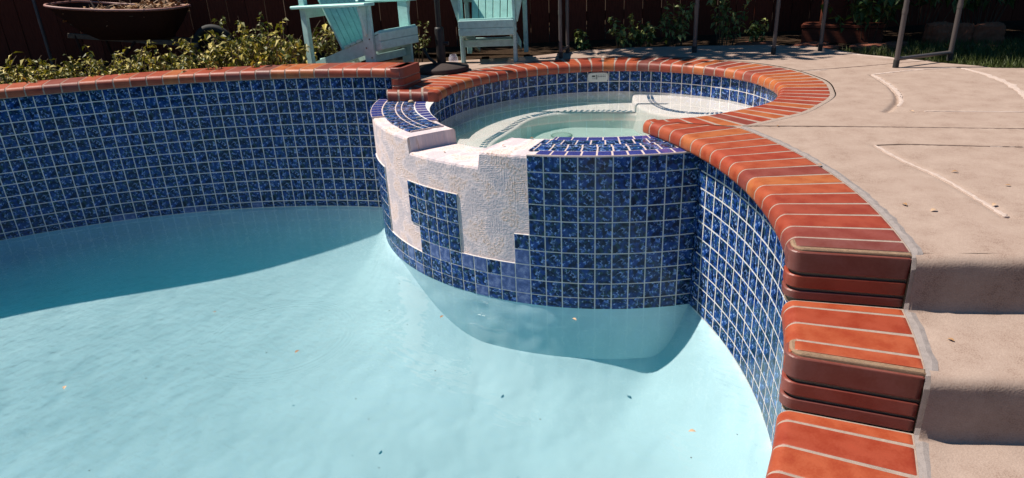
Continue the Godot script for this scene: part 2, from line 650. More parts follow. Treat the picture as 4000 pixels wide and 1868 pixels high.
func any_tile() -> Mesh:
	return tile_meshes[rng.randi() % tile_meshes.size()]


# A solid swept round a plan circle: section = list of Vector2(radius, y), for the angles given.
func sweep_circle(st: SurfaceTool, c: Vector2, section: Array, from: float, to: float, step: float, smooth := true):
	var n := maxi(1, int(ceil(absf(to - from) / step)))
	var rings := []
	for i in n + 1:
		var a := lerpf(from, to, float(i) / n)
		var ring := []
		for q in section:
			ring.append(v3(on_circle(c, q.x, a), q.y))
		rings.append(ring)
	st.set_smooth_group(-1)
	loft(st, rings, true, true)


# ---------------------------------------------------------------- the setting

func soft_min(a: float, b: float, k := 0.22) -> float:
	var h := maxf(k - absf(a - b), 0.0) / k
	return minf(a, b) - h * h * k * 0.25


func pool_depth(p: Vector2) -> float:            # distance inside the pool's edge, negative outside
	var d := R_LEFT - p.distance_to(C_LEFT)
	if p.x > C_RIGHT.x:
		d = minf(d, R_RIGHT - p.distance_to(C_RIGHT))
	elif p.y > C_RIGHT.y:
		d = minf(d, C_RIGHT.y + R_RIGHT - p.y)
	return minf(d, p.distance_to(C_SPA) - R_SPA)


func ground():
	var st := begin()
	# soil round the pool, out to the horizon; a hole where the pool is
	var inner := []
	var outer := []
	for i in 72:
		var a := TAU * i / 72.0
		var d := Vector2(cos(a), sin(a))
		inner.append(v3(Vector2(-1.6, -2.4) + d * Vector2(4.1, 4.2), 0.30 if d.x > 0.0 and d.y > -0.4 else 0.80))
		outer.append(v3(Vector2(-1.6, -2.4) + d * 200.0, 0.78))
	for i in 72:
		var j := (i + 1) % 72
		quad(st, inner[i], outer[i], outer[j], inner[j], Vector3.UP)
	structure("ground", done(st, mats["soil"]), "bare brown soil of the garden around the pool", "ground")

	# the soil bed close to the pool, slightly uneven
	st = SurfaceTool.new()
	st.begin(Mesh.PRIMITIVE_TRIANGLES)
	st.set_smooth_group(0)
	var nz := noise(0.8, FastNoiseLite.TYPE_SIMPLEX, 71, 3)
	var h := func(x: float, z: float) -> Vector3: return Vector3(x, 0.785 + 0.03 * nz.get_noise_2d(x * 2.0, z * 2.0), z)
	for i in 75:
		for k in 26:
			var x := -7.0 + i * 0.2
			var z := -9.6 + k * 0.2
			var mid := Vector2(x + 0.1, z + 0.1)
			if mid.distance_to(C_LEFT) < R_LEFT + 0.16 or mid.distance_to(C_SPA) < R_SPA + 0.1 or (mid.x > -0.9 and mid.x < 2.9 and mid.y > -5.6):
				continue
			quad(st, h.call(x, z), h.call(x + 0.2, z), h.call(x + 0.2, z + 0.2), h.call(x, z + 0.2), Vector3.UP)
	structure("soil_bed", done(st, mats["soil"]), "shaded planting soil between the raised pool wall and the fence", "soil")


# The plaster rises to the walls in a cove; depths are those that the eye sees through still water.
func floor_depth(p: Vector2) -> float:
	var l := R_LEFT - p.distance_to(C_LEFT)
	var r := 3.0
	if p.x > C_RIGHT.x:
		r = R_RIGHT - p.distance_to(C_RIGHT)
	elif p.y > C_RIGHT.y:
		r = C_RIGHT.y + R_RIGHT - p.y
	var s := p.distance_to(C_SPA) - R_SPA
	# the spa stands sheer in the water in front and runs out in a cove at its left side
	var lead := lerpf(0.0, 0.135, smoothstep(-0.72, -0.15, p.x))
	var d := maxf(soft_min(soft_min(l / 0.22, r / 0.14, 0.5), (s + lead) / 0.13, 0.4), 0.0)
	var most := lerpf(0.26, 0.45, smoothstep(-3.9, -1.7, p.x))
	return 0.008 + most * (1.0 - exp(-d)) + 0.12 * smoothstep(2.6, 9.0, d)


func pool_floor():
	var st := SurfaceTool.new()
	st.begin(Mesh.PRIMITIVE_TRIANGLES)
	st.set_smooth_group(0)
	var cell := 0.024
	var nx := 278
	var nz := 296
	var pts := []
	var ds := []
	for k in nz + 1:
		for i in nx + 1:
			var p := Vector2(-5.35 + i * cell, -4.85 + k * cell)
			var d := pool_depth(p)
			ds.append(d)
			if d < 0.0 and d > -cell * 1.5:        # draw the rim of the sheet on to the walls
				var e := 0.004
				var g := Vector2(pool_depth(p + Vector2(e, 0)) - d, pool_depth(p + Vector2(0, e)) - d)
				if g.length() > 1e-5:
					p -= g.normalized() * (d + 0.004)
			pts.append(Vector3(p.x, -floor_depth(p), p.y))
	for k in nz:
		for i in nx:
			var a := k * (nx + 1) + i
			var b := a + 1
			var c := a + nx + 2
			var d := a + nx + 1
			if minf(minf(ds[a], ds[b]), minf(ds[c], ds[d])) < -cell * 1.45:
				continue
			quad(st, pts[a], pts[b], pts[c], pts[d], Vector3.UP)
	structure("pool_floor", done(st, mats["pool_plaster"]), "pale aqua plaster floor of the swimming pool curving up to the walls", "pool floor")


func deck_edge(p: Vector2) -> float:             # distance inside the concrete deck's outline, negative outside
	var d := p.x + 1.75
	d = minf(d, 4.6 - p.x)
	# back edge, then the edge along the lawn
	var zb := table([[-1.8, -5.62], [0.07, -5.73], [0.8, -5.98], [1.1, -6.01], [1.6, -5.93], [2.13, -5.80], [2.45, -5.62]], p.x)
	d = minf(d, p.y - zb)
	var xr := table([[-6.1, 2.40], [-5.6, 2.49], [-5.1, 2.61], [-4.85, 2.735], [-4.64, 2.86], [-4.3, 3.05], [-4.12, 3.45], [-4.0, 4.6]], p.y)
	d = minf(d, (xr - p.x) * 0.75)
	# the riser of the first step
	d = minf(d, (Vector2(1.088, -1.603) - p).dot(Vector2(-0.112, 0.994)) - 0.033)
	if p.y > -3.25 and p.x > 0.0:
		d = minf(d, p.distance_to(C_RIGHT) - 2.668)
	if p.y < -2.95 or p.x < 0.0:
		var q := p - C_IN
		d = minf(d, q.length() - spa_out(rad_to_deg(q.angle())) - 0.026)
	if p.x < -0.62:
		d = minf(d, p.distance_to(C_LEFT) - 3.66)
	return minf(d, -pool_depth(p) - 0.255)


func deck():
	var cell := 0.0125
	var nx := 510
	var nz := 366
	var x0 := -1.77
	var z0 := -6.05
	var n := (nx + 1) * (nz + 1)
	var hs := PackedFloat32Array()
	hs.resize(n)
	# tooled joints: depth pressed in along the lines
	var lines := [
		[[2.287, -4.24], [2.242, -4.035], [2.196, -3.849], [2.134, -3.683], [2.076, -3.556], [2.008, -3.441], [1.926, -3.336], [1.85, -3.248], 0.020, 0.012],
		[[2.287, -4.24], [2.476, -4.302], [2.686, -4.341], [2.879, -4.344], 0.003, 0.009],
		[[2.894, -4.319], [2.889, -4.108], [2.826, -3.811], [2.694, -3.489], [2.60, -3.3], 0.004, 0.018],
		[[1.85, -3.248], [2.077, -3.214], [2.431, -3.122], [3.6, -2.82], 0.003, 0.008],
		[[1.945, -4.491], [2.345, -4.549], [2.605, -4.602], [2.9, -4.66], 0.002, 0.006],
		[[1.10, -3.102], [1.533, -3.005], [2.219, -2.826], [3.6, -2.47], 0.002, 0.006],
		[[1.503, -2.68], [1.497, -2.446], [1.512, -2.258], [1.498, -2.042], [1.483, -1.914], [1.473, -1.861], 0.006, 0.014],
		[[1.503, -2.68], [1.621, -2.675], [1.768, -2.633], [2.028, -2.559], [3.2, -2.22], 0.003, 0.008],
		[[1.473, -1.861], [1.53, -1.835], [2.2, -1.72], 0.007, 0.010],
		[[0.76, -5.97], [0.80, -5.50], 0.012, 0.010],
		[[0.07, -5.62], [0.8, -5.86], [1.1, -5.89], [1.6, -5.81], [2.2, -5.62], 0.008, 0.010],
		[[1.06, -5.70], [1.09, -6.0], 0.012, 0.010],
	]
	for l in lines:
		var depth: float = l[-2]
		var wid: float = l[-1]
		for s in l.size() - 3:
			var a := Vector2(l[s][0], l[s][1])
			var b := Vector2(l[s + 1][0], l[s + 1][1])
			var m := wid * 2.5
			for k in range(maxi(0, int((minf(a.y, b.y) - m - z0) / cell)), mini(nz, int((maxf(a.y, b.y) + m - z0) / cell) + 1) + 1):
				for i in range(maxi(0, int((minf(a.x, b.x) - m - x0) / cell)), mini(nx, int((maxf(a.x, b.x) + m - x0) / cell) + 1) + 1):
					var p := Vector2(x0 + i * cell, z0 + k * cell)
					var d := p.distance_to(Geometry2D.get_closest_point_to_segment(p, a, b))
					var v := -depth * exp(-d * d / (wid * wid * 0.8))
					var at := k * (nx + 1) + i
					hs[at] = minf(hs[at], v)
	var sd := PackedFloat32Array()
	sd.resize(n)
	var pts := PackedVector3Array()
	pts.resize(n)
	var wave := noise(0.9, FastNoiseLite.TYPE_SIMPLEX_SMOOTH, 81, 2)
	for k in nz + 1:
		for i in nx + 1:
			var at := k * (nx + 1) + i
			var p := Vector2(x0 + i * cell, z0 + k * cell)
			var d := deck_edge(p)
			sd[at] = d
			if absf(d) < cell * 1.5:           # draw the rim of the sheet on to the outline
				var e := 0.004
				var g := Vector2(deck_edge(p + Vector2(e, 0)) - d, deck_edge(p + Vector2(0, e)) - d)
				if d < 0.0 and g.length() > 1e-5:
					p -= g.normalized() * d
			var y := DECK + hs[at] + 0.0012 * wave.get_noise_2d(p.x, p.y)
			pts[at] = Vector3(p.x, y, p.y)
	var verts := PackedVector3Array()
	var norms := PackedVector3Array()
	var index := PackedInt32Array()
	var where := PackedInt32Array()
	where.resize(n)
	where.fill(-1)
	for k in nz:
		for i in nx:
			var q := [k * (nx + 1) + i, k * (nx + 1) + i + 1, (k + 1) * (nx + 1) + i + 1, (k + 1) * (nx + 1) + i]
			var lo := minf(minf(sd[q[0]], sd[q[1]]), minf(sd[q[2]], sd[q[3]]))
			if lo < -cell * 1.3:
				continue
			for c in q:
				if where[c] < 0:
					where[c] = verts.size()
					verts.append(pts[c])
					var ix := clampi(c % (nx + 1), 1, nx - 1)
					var iz := clampi(c / (nx + 1), 1, nz - 1)
					var m := iz * (nx + 1) + ix
					norms.append(Vector3(-(pts[m + 1].y - pts[m - 1].y) / (2 * cell), 1, -(pts[m + nx + 1].y - pts[m - nx - 1].y) / (2 * cell)).normalized())
			index.append_array([where[q[0]], where[q[1]], where[q[2]], where[q[0]], where[q[2]], where[q[3]]])
	var arr := []
	arr.resize(Mesh.ARRAY_MAX)
	arr[Mesh.ARRAY_VERTEX] = verts
	arr[Mesh.ARRAY_NORMAL] = norms
	arr[Mesh.ARRAY_INDEX] = index
	var mesh := ArrayMesh.new()
	mesh.add_surface_from_arrays(Mesh.PRIMITIVE_TRIANGLES, arr)
	mesh.surface_set_material(0, mats["concrete"])
	var o := structure("deck", mesh, "sunlit pinkish concrete deck with tooled joints around the spa", "deck")
	# mortar smeared along the joints, pale where it is broad; dark grit in the narrow cracks
	var runs := [
		[[2.290, -4.245], [2.245, -4.037], [2.200, -3.850], [2.142, -3.683], [2.092, -3.556], 0.024, "joint_mortar"],
		[[2.100, -3.585], [2.030, -3.441], [1.962, -3.352], 0.018, "joint_mortar"],
		[[2.287, -4.24], [2.476, -4.302], [2.686, -4.341], [2.879, -4.344], 0.022, "joint_mortar"],
		[[2.894, -4.319], [2.889, -4.108], [2.826, -3.811], [2.694, -3.489], [2.60, -3.3], 0.038, "joint_mortar"],
		[[2.02, -3.222], [2.077, -3.214], [2.431, -3.122], [3.6, -2.82], 0.012, "joint_mortar"],
		[[1.945, -4.491], [2.345, -4.549], [2.605, -4.602], [2.9, -4.66], 0.012, "grit"],
		[[1.945, -4.47], [2.12, -4.49], 0.020, "joint_mortar"],
		[[1.10, -3.102], [1.533, -3.005], [2.219, -2.826], [3.6, -2.47], 0.009, "grit"],
		[[1.503, -2.68], [1.497, -2.446], [1.512, -2.258], [1.498, -2.042], [1.483, -1.914], [1.473, -1.861], 0.015, "joint_mortar"],
		[[1.503, -2.68], [1.621, -2.675], [1.768, -2.633], [2.028, -2.559], 0.009, "grit"],
		[[1.95, -2.578], [2.028, -2.559], [3.2, -2.22], 0.009, "joint_mortar"],
		[[2.52, -5.22], [2.60, -5.06], [2.72, -4.84], [2.83, -4.66], 0.035, "joint_mortar"]]
	var rag := noise(14.0, FastNoiseLite.TYPE_SIMPLEX, 83, 3)
	for l in runs:
		var st := begin()
		var line := []
		for q in l.slice(0, l.size() - 2):
			line.append(Vector2(q[0], q[1]))
		line = smooth_line(line, 10)
		var rings := []
		for i in line.size():
			var a: Vector2 = line[maxi(i - 1, 0)]
			var b: Vector2 = line[mini(i + 1, line.size() - 1)]
			var c: Vector2 = line[i]
			var w: float = l[-2] * (0.5 + 0.35 * rag.get_noise_2d(c.x * 3.0, c.y * 3.0))
			if i == 0 or i == line.size() - 1:
				w *= 0.25
			var side := (b - a).normalized().orthogonal() * w
			c += side * 0.5 * rag.get_noise_2d(c.x * 2.0 + 9.0, c.y * 2.0)
			rings.append([v3(c - side, DECK - 0.012), v3(c - side * 0.9, DECK + 0.0005), v3(c - side * 0.4, DECK + 0.0012), v3(c + side * 0.4, DECK + 0.0012), v3(c + side * 0.9, DECK + 0.0005), v3(c + side, DECK - 0.012)])
		loft(st, rings, true, true)
		obj("joint_mortar" if l[-1] == "joint_mortar" else "crack_grit", done(st, mats[l[-1]]), o)
	# the slab's edge down to the soil
	var st2 := begin()
	var edge := [Vector2(-1.75, -5.2), Vector2(-1.75, -5.62), Vector2(0.07, -5.73), Vector2(0.8, -5.98), Vector2(1.1, -6.01), Vector2(1.6, -5.93), Vector2(2.13, -5.80), Vector2(2.42, -5.62), Vector2(2.49, -5.5), Vector2(2.61, -5.1), Vector2(2.735, -4.85), Vector2(2.86, -4.64), Vector2(3.05, -4.3), Vector2(3.45, -4.12), Vector2(4.6, -4.0)]
	for i in edge.size() - 1:
		var out := v3((edge[i] - Vector2(1, -4)), 0)
		quad(st2, v3(edge[i], DECK - 0.001), v3(edge[i + 1], DECK - 0.001), v3(edge[i + 1], 0.6), v3(edge[i], 0.6), out)
	obj("slab_edge", done(st2, mats["concrete"]), o)


func steps():
	# two treads below the deck; the nosings are rounded, the risers brushed
	var st := SurfaceTool.new()
	st.begin(Mesh.PRIMITIVE_TRIANGLES)
	st.set_smooth_group(0)
	var prof := []                               # (distance forward of the first riser line, height)
	var nose := func(f: float, top: float):
		for k in 6:
			var a := PI / 2 * k / 5.0
			prof.append(Vector2(f - 0.028 + 0.028 * sin(a), top - 0.028 + 0.028 * cos(a)))
	prof.append(Vector2(-0.035, DECK))
	nose.call(0.0, DECK)
	for y in [0.79, 0.75, 0.715]:
		prof.append(Vector2(0.001, y))
	prof.append(Vector2(0.003, STEP_1 + 0.008))
	prof.append(Vector2(0.010, STEP_1))
	prof.append(Vector2(0.15, STEP_1 + 0.002))
	nose.call(0.325, STEP_1)
	for y in [0.62, 0.58, 0.545]:
		prof.append(Vector2(0.326, y))
	prof.append(Vector2(0.328, STEP_2 + 0.008))
	prof.append(Vector2(0.336, STEP_2))
	prof.append(Vector2(0.50, STEP_2 + 0.002))
	nose.call(0.66, STEP_2)
	prof.append(Vector2(0.662, 0.36))
	prof.append(Vector2(0.668, 0.35))
	prof.append(Vector2(2.2, 0.34))
	var base := Vector2(1.088, -1.603)
	var dir := Vector2(0.994, 0.112)
	var fwd := Vector2(-0.112, 0.994)
	var nz := noise(3.0, FastNoiseLite.TYPE_SIMPLEX, 91, 3)
	var cols := 60
	var grid := []
	for q in prof:
		# where the line at this distance leaves the coping's circle
		var o: Vector2 = base + fwd * q.x
		var rr := 2.653
		var m := o - C_RIGHT
		var b := m.dot(dir)
		var disc := b * b - (m.length_squared() - rr * rr)
		var s0 := -b + sqrt(maxf(disc, 0.0)) if disc > 0.0 else -0.6
		var row := []
		for c in cols + 1:
			var s := lerpf(s0, 4.0, pow(float(c) / cols, 1.6))
			var p: Vector2 = o + dir * s
			var w := 0.002 * nz.get_noise_2d(s * 3.0, q.x * 3.0 + q.y * 3.0)
			row.append(Vector3(p.x, q.y + w, p.y + w))
		grid.append(row)
	for i in grid.size() - 1:
		for c in cols:
			quad(st, grid[i][c], grid[i][c + 1], grid[i + 1][c + 1], grid[i + 1][c], Vector3(0, 0.7, 0.7))
	structure("steps", done(st, mats["concrete"]), "pinkish concrete steps going down from the deck at the right", "steps")


# ---------------------------------------------------------------- pool walls

func left_wall():
	var w := thing("raised_pool_wall", "long raised pool wall faced with small navy blue tiles, left of the spa", "pool wall")
	var st := begin()
	sweep_circle(st, C_LEFT, [Vector2(R_LEFT, -0.75), Vector2(R_LEFT, 0.905), Vector2(R_LEFT + 0.02, 0.912), Vector2(3.60, 0.912), Vector2(3.60, -0.75)], -71.5, -196.0, 1.0)
	obj("wall_body", done(st, mats["grout"]), w)
	var rest := []
	for i in range(-52, 11):
		var a := -86.2 + 1.346 * (i + 0.5)
		var p := on_circle(C_LEFT, R_LEFT - 0.0011, a)
		var n := v3((C_LEFT - p).normalized(), 0)
		for k in 12:
			var top := (11.46 - k) * P
			var sy := 1.0
			var y := top - P / 2
			if k == 11:
				sy = 0.55
				y = top - 0.0235
			var own := i >= -23 and i <= 1
			if own:
				var mesh: Mesh = navy_meshes[rng.randi() % navy_meshes.size()] if k >= 11 and rng.randf() < 0.1 else any_tile()
				lay_tile(w, mesh, v3(p, y), n, Vector3.UP, 1.0, sy, 0.012)
			else:
				rest.append([any_tile(), tile_at(v3(p, y), n, Vector3.UP, 1.0, sy)])
	stuff_tiles(rest, w)
	# the rest of the pool's wall, round behind the camera
	st = begin()
	sweep_circle(st, C_LEFT, [Vector2(R_LEFT, -0.9), Vector2(R_LEFT, 0.30), Vector2(3.60, 0.30), Vector2(3.60, -0.9)], -196.0, -340.0, 2.0)
	structure("pool_shell", done(st, mats["pool_plaster"]), "plastered edge of the pool beyond the tiled walls", "pool wall")


func stuff_tiles(list: Array, parent: Node):
	if list.is_empty():
		return
	var by := {}
	for e in list:
		var m: Material = e[0].surface_get_material(0)
		if not by.has(m):
			by[m] = SurfaceTool.new()
			by[m].begin(Mesh.PRIMITIVE_TRIANGLES)
		by[m].append_from(e[0], 0, e[1])
	var mesh := ArrayMesh.new()
	for m in by:
		by[m].set_material(m)
		by[m].commit(mesh)
	var o := obj("tile_field", mesh, parent)
	o.set_meta("kind", "stuff")


func spa_in(deg: float) -> float:                # radius of the spa's inner face round C_IN, degrees 0 = +x, 90 = towards the camera
	var a := fposmod(deg, 360.0)
	return table([[0, 1.07], [30, 1.03], [60, 0.955], [82, 0.915], [96, 0.925], [110, 0.955], [125, 1.00], [150, 1.06], [180, 1.08], [240, 1.055], [300, 1.065], [340, 1.085], [360, 1.07]], a)


func spa_out(deg: float) -> float:               # outer edge of the spa's brick coping
	var a := fposmod(deg, 360.0)
	return table([[0, 1.32], [20, 1.28], [40, 1.235], [60, 1.205], [80, 1.22], [185, 1.40], [203, 1.375], [215, 1.285], [240, 1.28], [270, 1.31], [300, 1.33], [340, 1.345], [360, 1.32]], a)


func spa_outer_wall(deg: float, r: float) -> float:   # radius round C_IN of the front circle of radius r
	var d := Vector2(cos(deg_to_rad(deg)), sin(deg_to_rad(deg)))
	var m := C_IN - C_SPA
	var b := m.dot(d)
	return -b + sqrt(maxf(b * b - m.length_squared() + r * r, 0.0))


func in_point(deg: float, r: float, y: float) -> Vector3:
	return v3(on_circle(C_IN, r, deg), y)


func spa_wall():
	var w := thing("spa_wall", "curved raised spa wall with patchy blue tiles, bare render and an open spillway notch", "spa wall")
	# body of render: sections round the spa's centre, lower in the notch
	var st := SurfaceTool.new()
	st.begin(Mesh.PRIMITIVE_TRIANGLES)
	var nz := noise(6.0, FastNoiseLite.TYPE_SIMPLEX, 101, 3)
	var angles := []
	var a := 58.0
	while a < 205.0:
		angles.append([a, false if (a < 125.4 or a > 147.3) else true])
		a += 0.6
	angles.append_array([[125.2, false], [125.7, true], [147.0, true], [147.5, false]])
	angles.sort_custom(func(x, y): return x[0] < y[0])
	var prev := []
	var prev_a := 0.0
	for e in angles:
		var deg: float = e[0]
		var d := Vector2(cos(deg_to_rad(deg)), sin(deg_to_rad(deg)))
		var ro := spa_outer_wall(deg, R_SPA - 0.0075)
		var ri := spa_in(deg)
		var top: float = (0.690 + 0.002 * nz.get_noise_2d(deg, 3)) if e[1] else 0.766 + 0.003 * nz.get_noise_2d(deg * 0.5, 7)
		var worn := 0.006 + 0.006 * (0.5 + 0.5 * nz.get_noise_2d(deg * 0.7, 1))
		var ring := []
		var ys := [-0.30, -0.05, 0.10, 0.25, 0.40, 0.55, 0.64]
		for y in ys:
			var wob := 0.0
			ring.append([ro + wob, minf(y, top - 0.03)])
		ring.append_array([[ro, top - worn * 1.6], [ro - worn * 0.5, top - worn * 0.5], [ro - worn * 1.6, top]])
		ring.append_array([[lerpf(ro, ri, 0.35), top + 0.001], [lerpf(ro, ri, 0.7), top + 0.001]])
		ring.append_array([[ri + 0.014, top], [ri + 0.004, top - 0.005], [ri, top - 0.016], [ri, 0.2]])
		var pts := []
		for q in ring:
			pts.append([v3(C_IN + d * q[0], q[1]), q[0], q[1]])
		if prev.size():
			for k in pts.size() - 1:
				var q4 := [[prev[k], prev_a], [pts[k], deg], [pts[k + 1], deg], [prev[k + 1], prev_a]]
				st.set_smooth_group(0 if absf(deg - prev_a) > 0.31 and k < 7 else -1)
				var out := v3(d, 0) if k < 8 else (Vector3.UP if k < 12 else v3(-d, 0.2))
				var pa: Vector3 = prev[k][0]
				var pb: Vector3 = pts[k][0]
				var pc: Vector3 = pts[k + 1][0]
				var order := [0, 2, 1, 0, 3, 2] if (pb - pa).cross(pc - pa).dot(out) > 0.0 else [0, 1, 2, 0, 2, 3]
				for o in order:
					var v: Array = q4[o]
					# unrolled: along the arc, and over the section
					var run: float = 0.0
					for j in (k if o < 2 else k + 1):
						var A: Array = pts[j]
						var B: Array = pts[j + 1]
						run += A[0].distance_to(B[0])
					st.set_uv(Vector2(deg_to_rad(v[1]) * 1.35 / 0.85, run / 0.85))
					st.add_vertex(v[0][0])
		prev = pts
		prev_a = deg
	obj("render_body", done(st, mats["bare_render"]), w)

	# the plastered foot of the wall, under water
	var foot := SurfaceTool.new()
	foot.begin(Mesh.PRIMITIVE_TRIANGLES)
	foot.set_smooth_group(0)
	for i in 70:
		var a0 := 74.0 + i * 1.6
		for e in [[-0.004, -0.10, 0.0], [-0.10, -0.60, 0.0]]:
			quad(foot, v3(on_circle(C_SPA, R_SPA - 0.001, a0), e[0]), v3(on_circle(C_SPA, R_SPA - 0.001, a0 + 1.6), e[0]), v3(on_circle(C_SPA, R_SPA - 0.001, a0 + 1.6), e[1]), v3(on_circle(C_SPA, R_SPA - 0.001, a0), e[1]), v3(on_circle(Vector2.ZERO, 1.0, a0), 0))
	obj("plaster_foot", done(foot, mats["pool_plaster"]), w)

	# front tiles: column 0 is the first full-height one, columns run to the left
	var step := rad_to_deg(P / R_SPA)
	var bed := begin()
	for col in range(-10, 19):
		var deg := 110.8 + step * (col - 0.5) if col > 0 else 110.8 + step * (col - 0.5)
		for k in 10:
			if not spa_has_tile(col, k):
				continue
			var top := (9.62 - k) * P
			var sy := 1.0
			var y := top - P / 2
			if k == 9:
				sy = 0.75
				y = top - 0.030
			var p := on_circle(C_SPA, R_SPA, deg)
			var n := v3((p - C_SPA).normalized(), 0)
			var limed: bool = (k >= 7 and col >= 1 and col <= 16 and rng.randf() < (0.5 if col < 6 else 0.2)) or (k == 6 and col == 1)
			var mesh: Mesh = navy_meshes[rng.randi() % navy_meshes.size()] if limed else any_tile()
			lay_tile(w, mesh, v3(p, y), n, Vector3.UP, 1.0, sy, 0.008)
			var sec := []
			for e in [-0.5, 0.5]:
				var ring := []
				for q in [Vector2(R_SPA - 0.012, y - P * sy / 2), Vector2(R_SPA - 0.0012, y - P * sy / 2), Vector2(R_SPA - 0.0012, y + P * sy / 2), Vector2(R_SPA - 0.012, y + P * sy / 2)]:
					ring.append(v3(on_circle(C_SPA, q.x, deg + e * step), q.y))
				sec.append(ring)
			loft(bed, sec)
	obj("grout_bed", done(bed, mats["grout"]), w)

	# tiles laid on top of the wall, in five bands: [inset from the face, width, start, end, tile length in degrees, navy]
	var cap := begin()
	for side in 2:
		var bands: Array
		if side == 0:
			bands = [[0.002, 0.066, 78.0, 112.4, 3.2, 0.0, true], [0.076, 0.074, 77.0, 115.0, 3.55, 1.2, false], [0.157, 0.030, 76.0, 115.0, 3.55, 0.3, false], [0.194, 0.074, 74.0, 115.0, 3.75, 2.2, false], [0.275, 0.050, 74.0, 112.6, 4.4, 0.8, true]]
		else:
			bands = [[0.002, 0.068, 171.3, 194.0, 3.0, 0.0, true], [0.078, 0.074, 151.2, 194.0, 3.4, 0.0, false], [0.160, 0.030, 151.2, 192.0, 3.4, 0.0, false], [0.197, 0.074, 151.6, 190.0, 3.6, 0.0, false], [0.278, 0.068, 159.8, 190.0, 3.7, 0.0, true]]
		for b in bands:
			var at: float = b[3] if side == 0 else b[2]
			var turn := -1.0 if side == 0 else 1.0
			var first := true
			while (at > b[2] + 0.4) if side == 0 else (at < b[3] - 0.4):
				var length: float = b[4]
				if first and b[5] > 0.0:
					length = maxf(b[5], 1.0)
				first = false
				var g := 0.22
				var secs := []
				for e in [at + turn * g, at + turn * (length - g)]:
					var ro: float = spa_outer_wall(e, R_SPA) - b[0]
					var ri: float = maxf(ro - b[1], spa_in(e) + 0.002)
					var y1 := 0.7755
					var y0 := 0.766
					var lip := 0.004 if b[0] < 0.01 else 0.0
					secs.append([in_point(e, ro + 0.002, y0), in_point(e, ro + 0.002, y1 - 0.002 - lip), in_point(e, ro - 0.001 - lip, y1), in_point(e, ri + 0.002, y1), in_point(e, ri, y1 - 0.002), in_point(e, ri, y0)])
				var mesh := cap_tile(secs[0], secs[1], b[6])
				obj("cap_tile", mesh, w)
				at += turn * length
			var lo: float = b[2]
			var rings := []
			for i in 13:
				var e := lerpf(lo, b[3], i / 12.0)
				var ro: float = spa_outer_wall(e, R_SPA) - b[0]
				var ri: float = maxf(ro - b[1] - 0.008, spa_in(e))
				rings.append([in_point(e, ro, 0.762), in_point(e, ro, 0.7738), in_point(e, ri, 0.7738), in_point(e, ri, 0.762)])
			loft(cap, rings)
	obj("cap_grout", done(cap, mats["cap_grout"]), w)
	# ledge of mortar between the cap and the front tiles
	var ledge := begin()
	sweep_circle(ledge, C_SPA, [Vector2(R_SPA - 0.012, 0.764), Vector2(R_SPA + 0.0015, 0.766), Vector2(R_SPA + 0.001, 0.772), Vector2(R_SPA - 0.012, 0.772)], 77.5, 110.7, 1.5)
	obj("ledge_mortar", done(ledge, mats["cap_grout"]), w)


func cap_tile(sa: Array, sb: Array, is_navy: bool) -> ArrayMesh:
	var m: ArrayMesh = block(sa, sb, mats["navy_glaze"] if is_navy else mats["glaze_0"], 0.0015)
	# flat plan mapping for the glaze
	var arr := m.surface_get_arrays(0)
	var vs: PackedVector3Array = arr[Mesh.ARRAY_VERTEX]
	var uv := PackedVector2Array()
	var o := Vector2(rng.randf(), rng.randf())
	for v in vs:
		uv.append(o + Vector2(v.x, v.z - v.y) / 0.08 * 0.21)
	arr[Mesh.ARRAY_TEX_UV] = uv
	var r := ArrayMesh.new()
	r.add_surface_from_arrays(Mesh.PRIMITIVE_TRIANGLES, arr)
	r.surface_set_material(0, m.surface_get_material(0))
	return r


func spa_has_tile(col: int, k: int) -> bool:
	if col <= 0:
		return true
	if col == 1:
		return k >= 5
	if k >= 8:
		return true
	if k == 7 and col <= 9:
		return true
	if col >= 6 and col <= 10:
		if k >= 3 and k <= 5:
			return true
		if k >= 6 and col <= 9 and k <= 7:
			return true
	return col >= 15 and k >= 3


func right_wall():
	var w := thing("right_pool_wall", "bright blue tiled pool wall curving under the stepped brick coping at right", "pool wall")
	var st := begin()
	for s in [[-13.0, 15.9, 0.775], [15.9, 23.0, 0.612], [23.0, 62.0, 0.445]]:
		sweep_circle(st, C_RIGHT, [Vector2(R_RIGHT, -0.9), Vector2(R_RIGHT, s[2]), Vector2(2.64, s[2]), Vector2(2.64, -0.9)], s[0], s[1], 1.0)
	obj("wall_body", done(st, mats["grout"]), w)
	var step := rad_to_deg(P / R_RIGHT)
	for i in range(-1, 30):
		var deg := -13.9 + step * (i + 0.62)
		var lim := 0.775 if deg < 15.0 else (0.612 if deg < 22.1 else 0.445)
		for k in 10:
			var top := (9.62 - k) * P
			var sy := 1.0
			var y := top - P / 2
			if k == 9:
				sy = 0.75
				y = top - 0.030
			if top - 0.05 > lim:
				continue
			if top > lim:
				sy = (lim - (top - P)) / P
				y = lim - P * sy / 2
			var p := on_circle(C_RIGHT, R_RIGHT - 0.0011, deg)
			lay_tile(w, any_tile(), v3(p, y), v3((C_RIGHT - p).normalized(), 0), Vector3.UP, 0.985, sy * 0.985, 0.008)


# ---------------------------------------------------------------- brick copings

# Section of a bullnosed coping brick: [outward from the tip, up from the brick's top]
func coping_profile(length: float, thick: float) -> Array:
	length = maxf(length, 0.072)
	var p := [Vector2(length * 0.5, -thick), Vector2(0.012, -thick), Vector2(0.003, -thick + 0.004), Vector2(0.0, -thick + 0.012), Vector2(0.0, -0.040)]
	for k in 7:
		var a := PI / 2 * (k + 1) / 7.0
		p.append(Vector2(0.034 * (1.0 - cos(a)), -0.034 * (1.0 - sin(a))))
	p.append_array([Vector2(0.050, 0.0), Vector2(length - 0.014, 0.0), Vector2(length - 0.004, -0.0006), Vector2(length - 0.0006, -0.004), Vector2(length, -0.014), Vector2(length, -thick)])
	return p


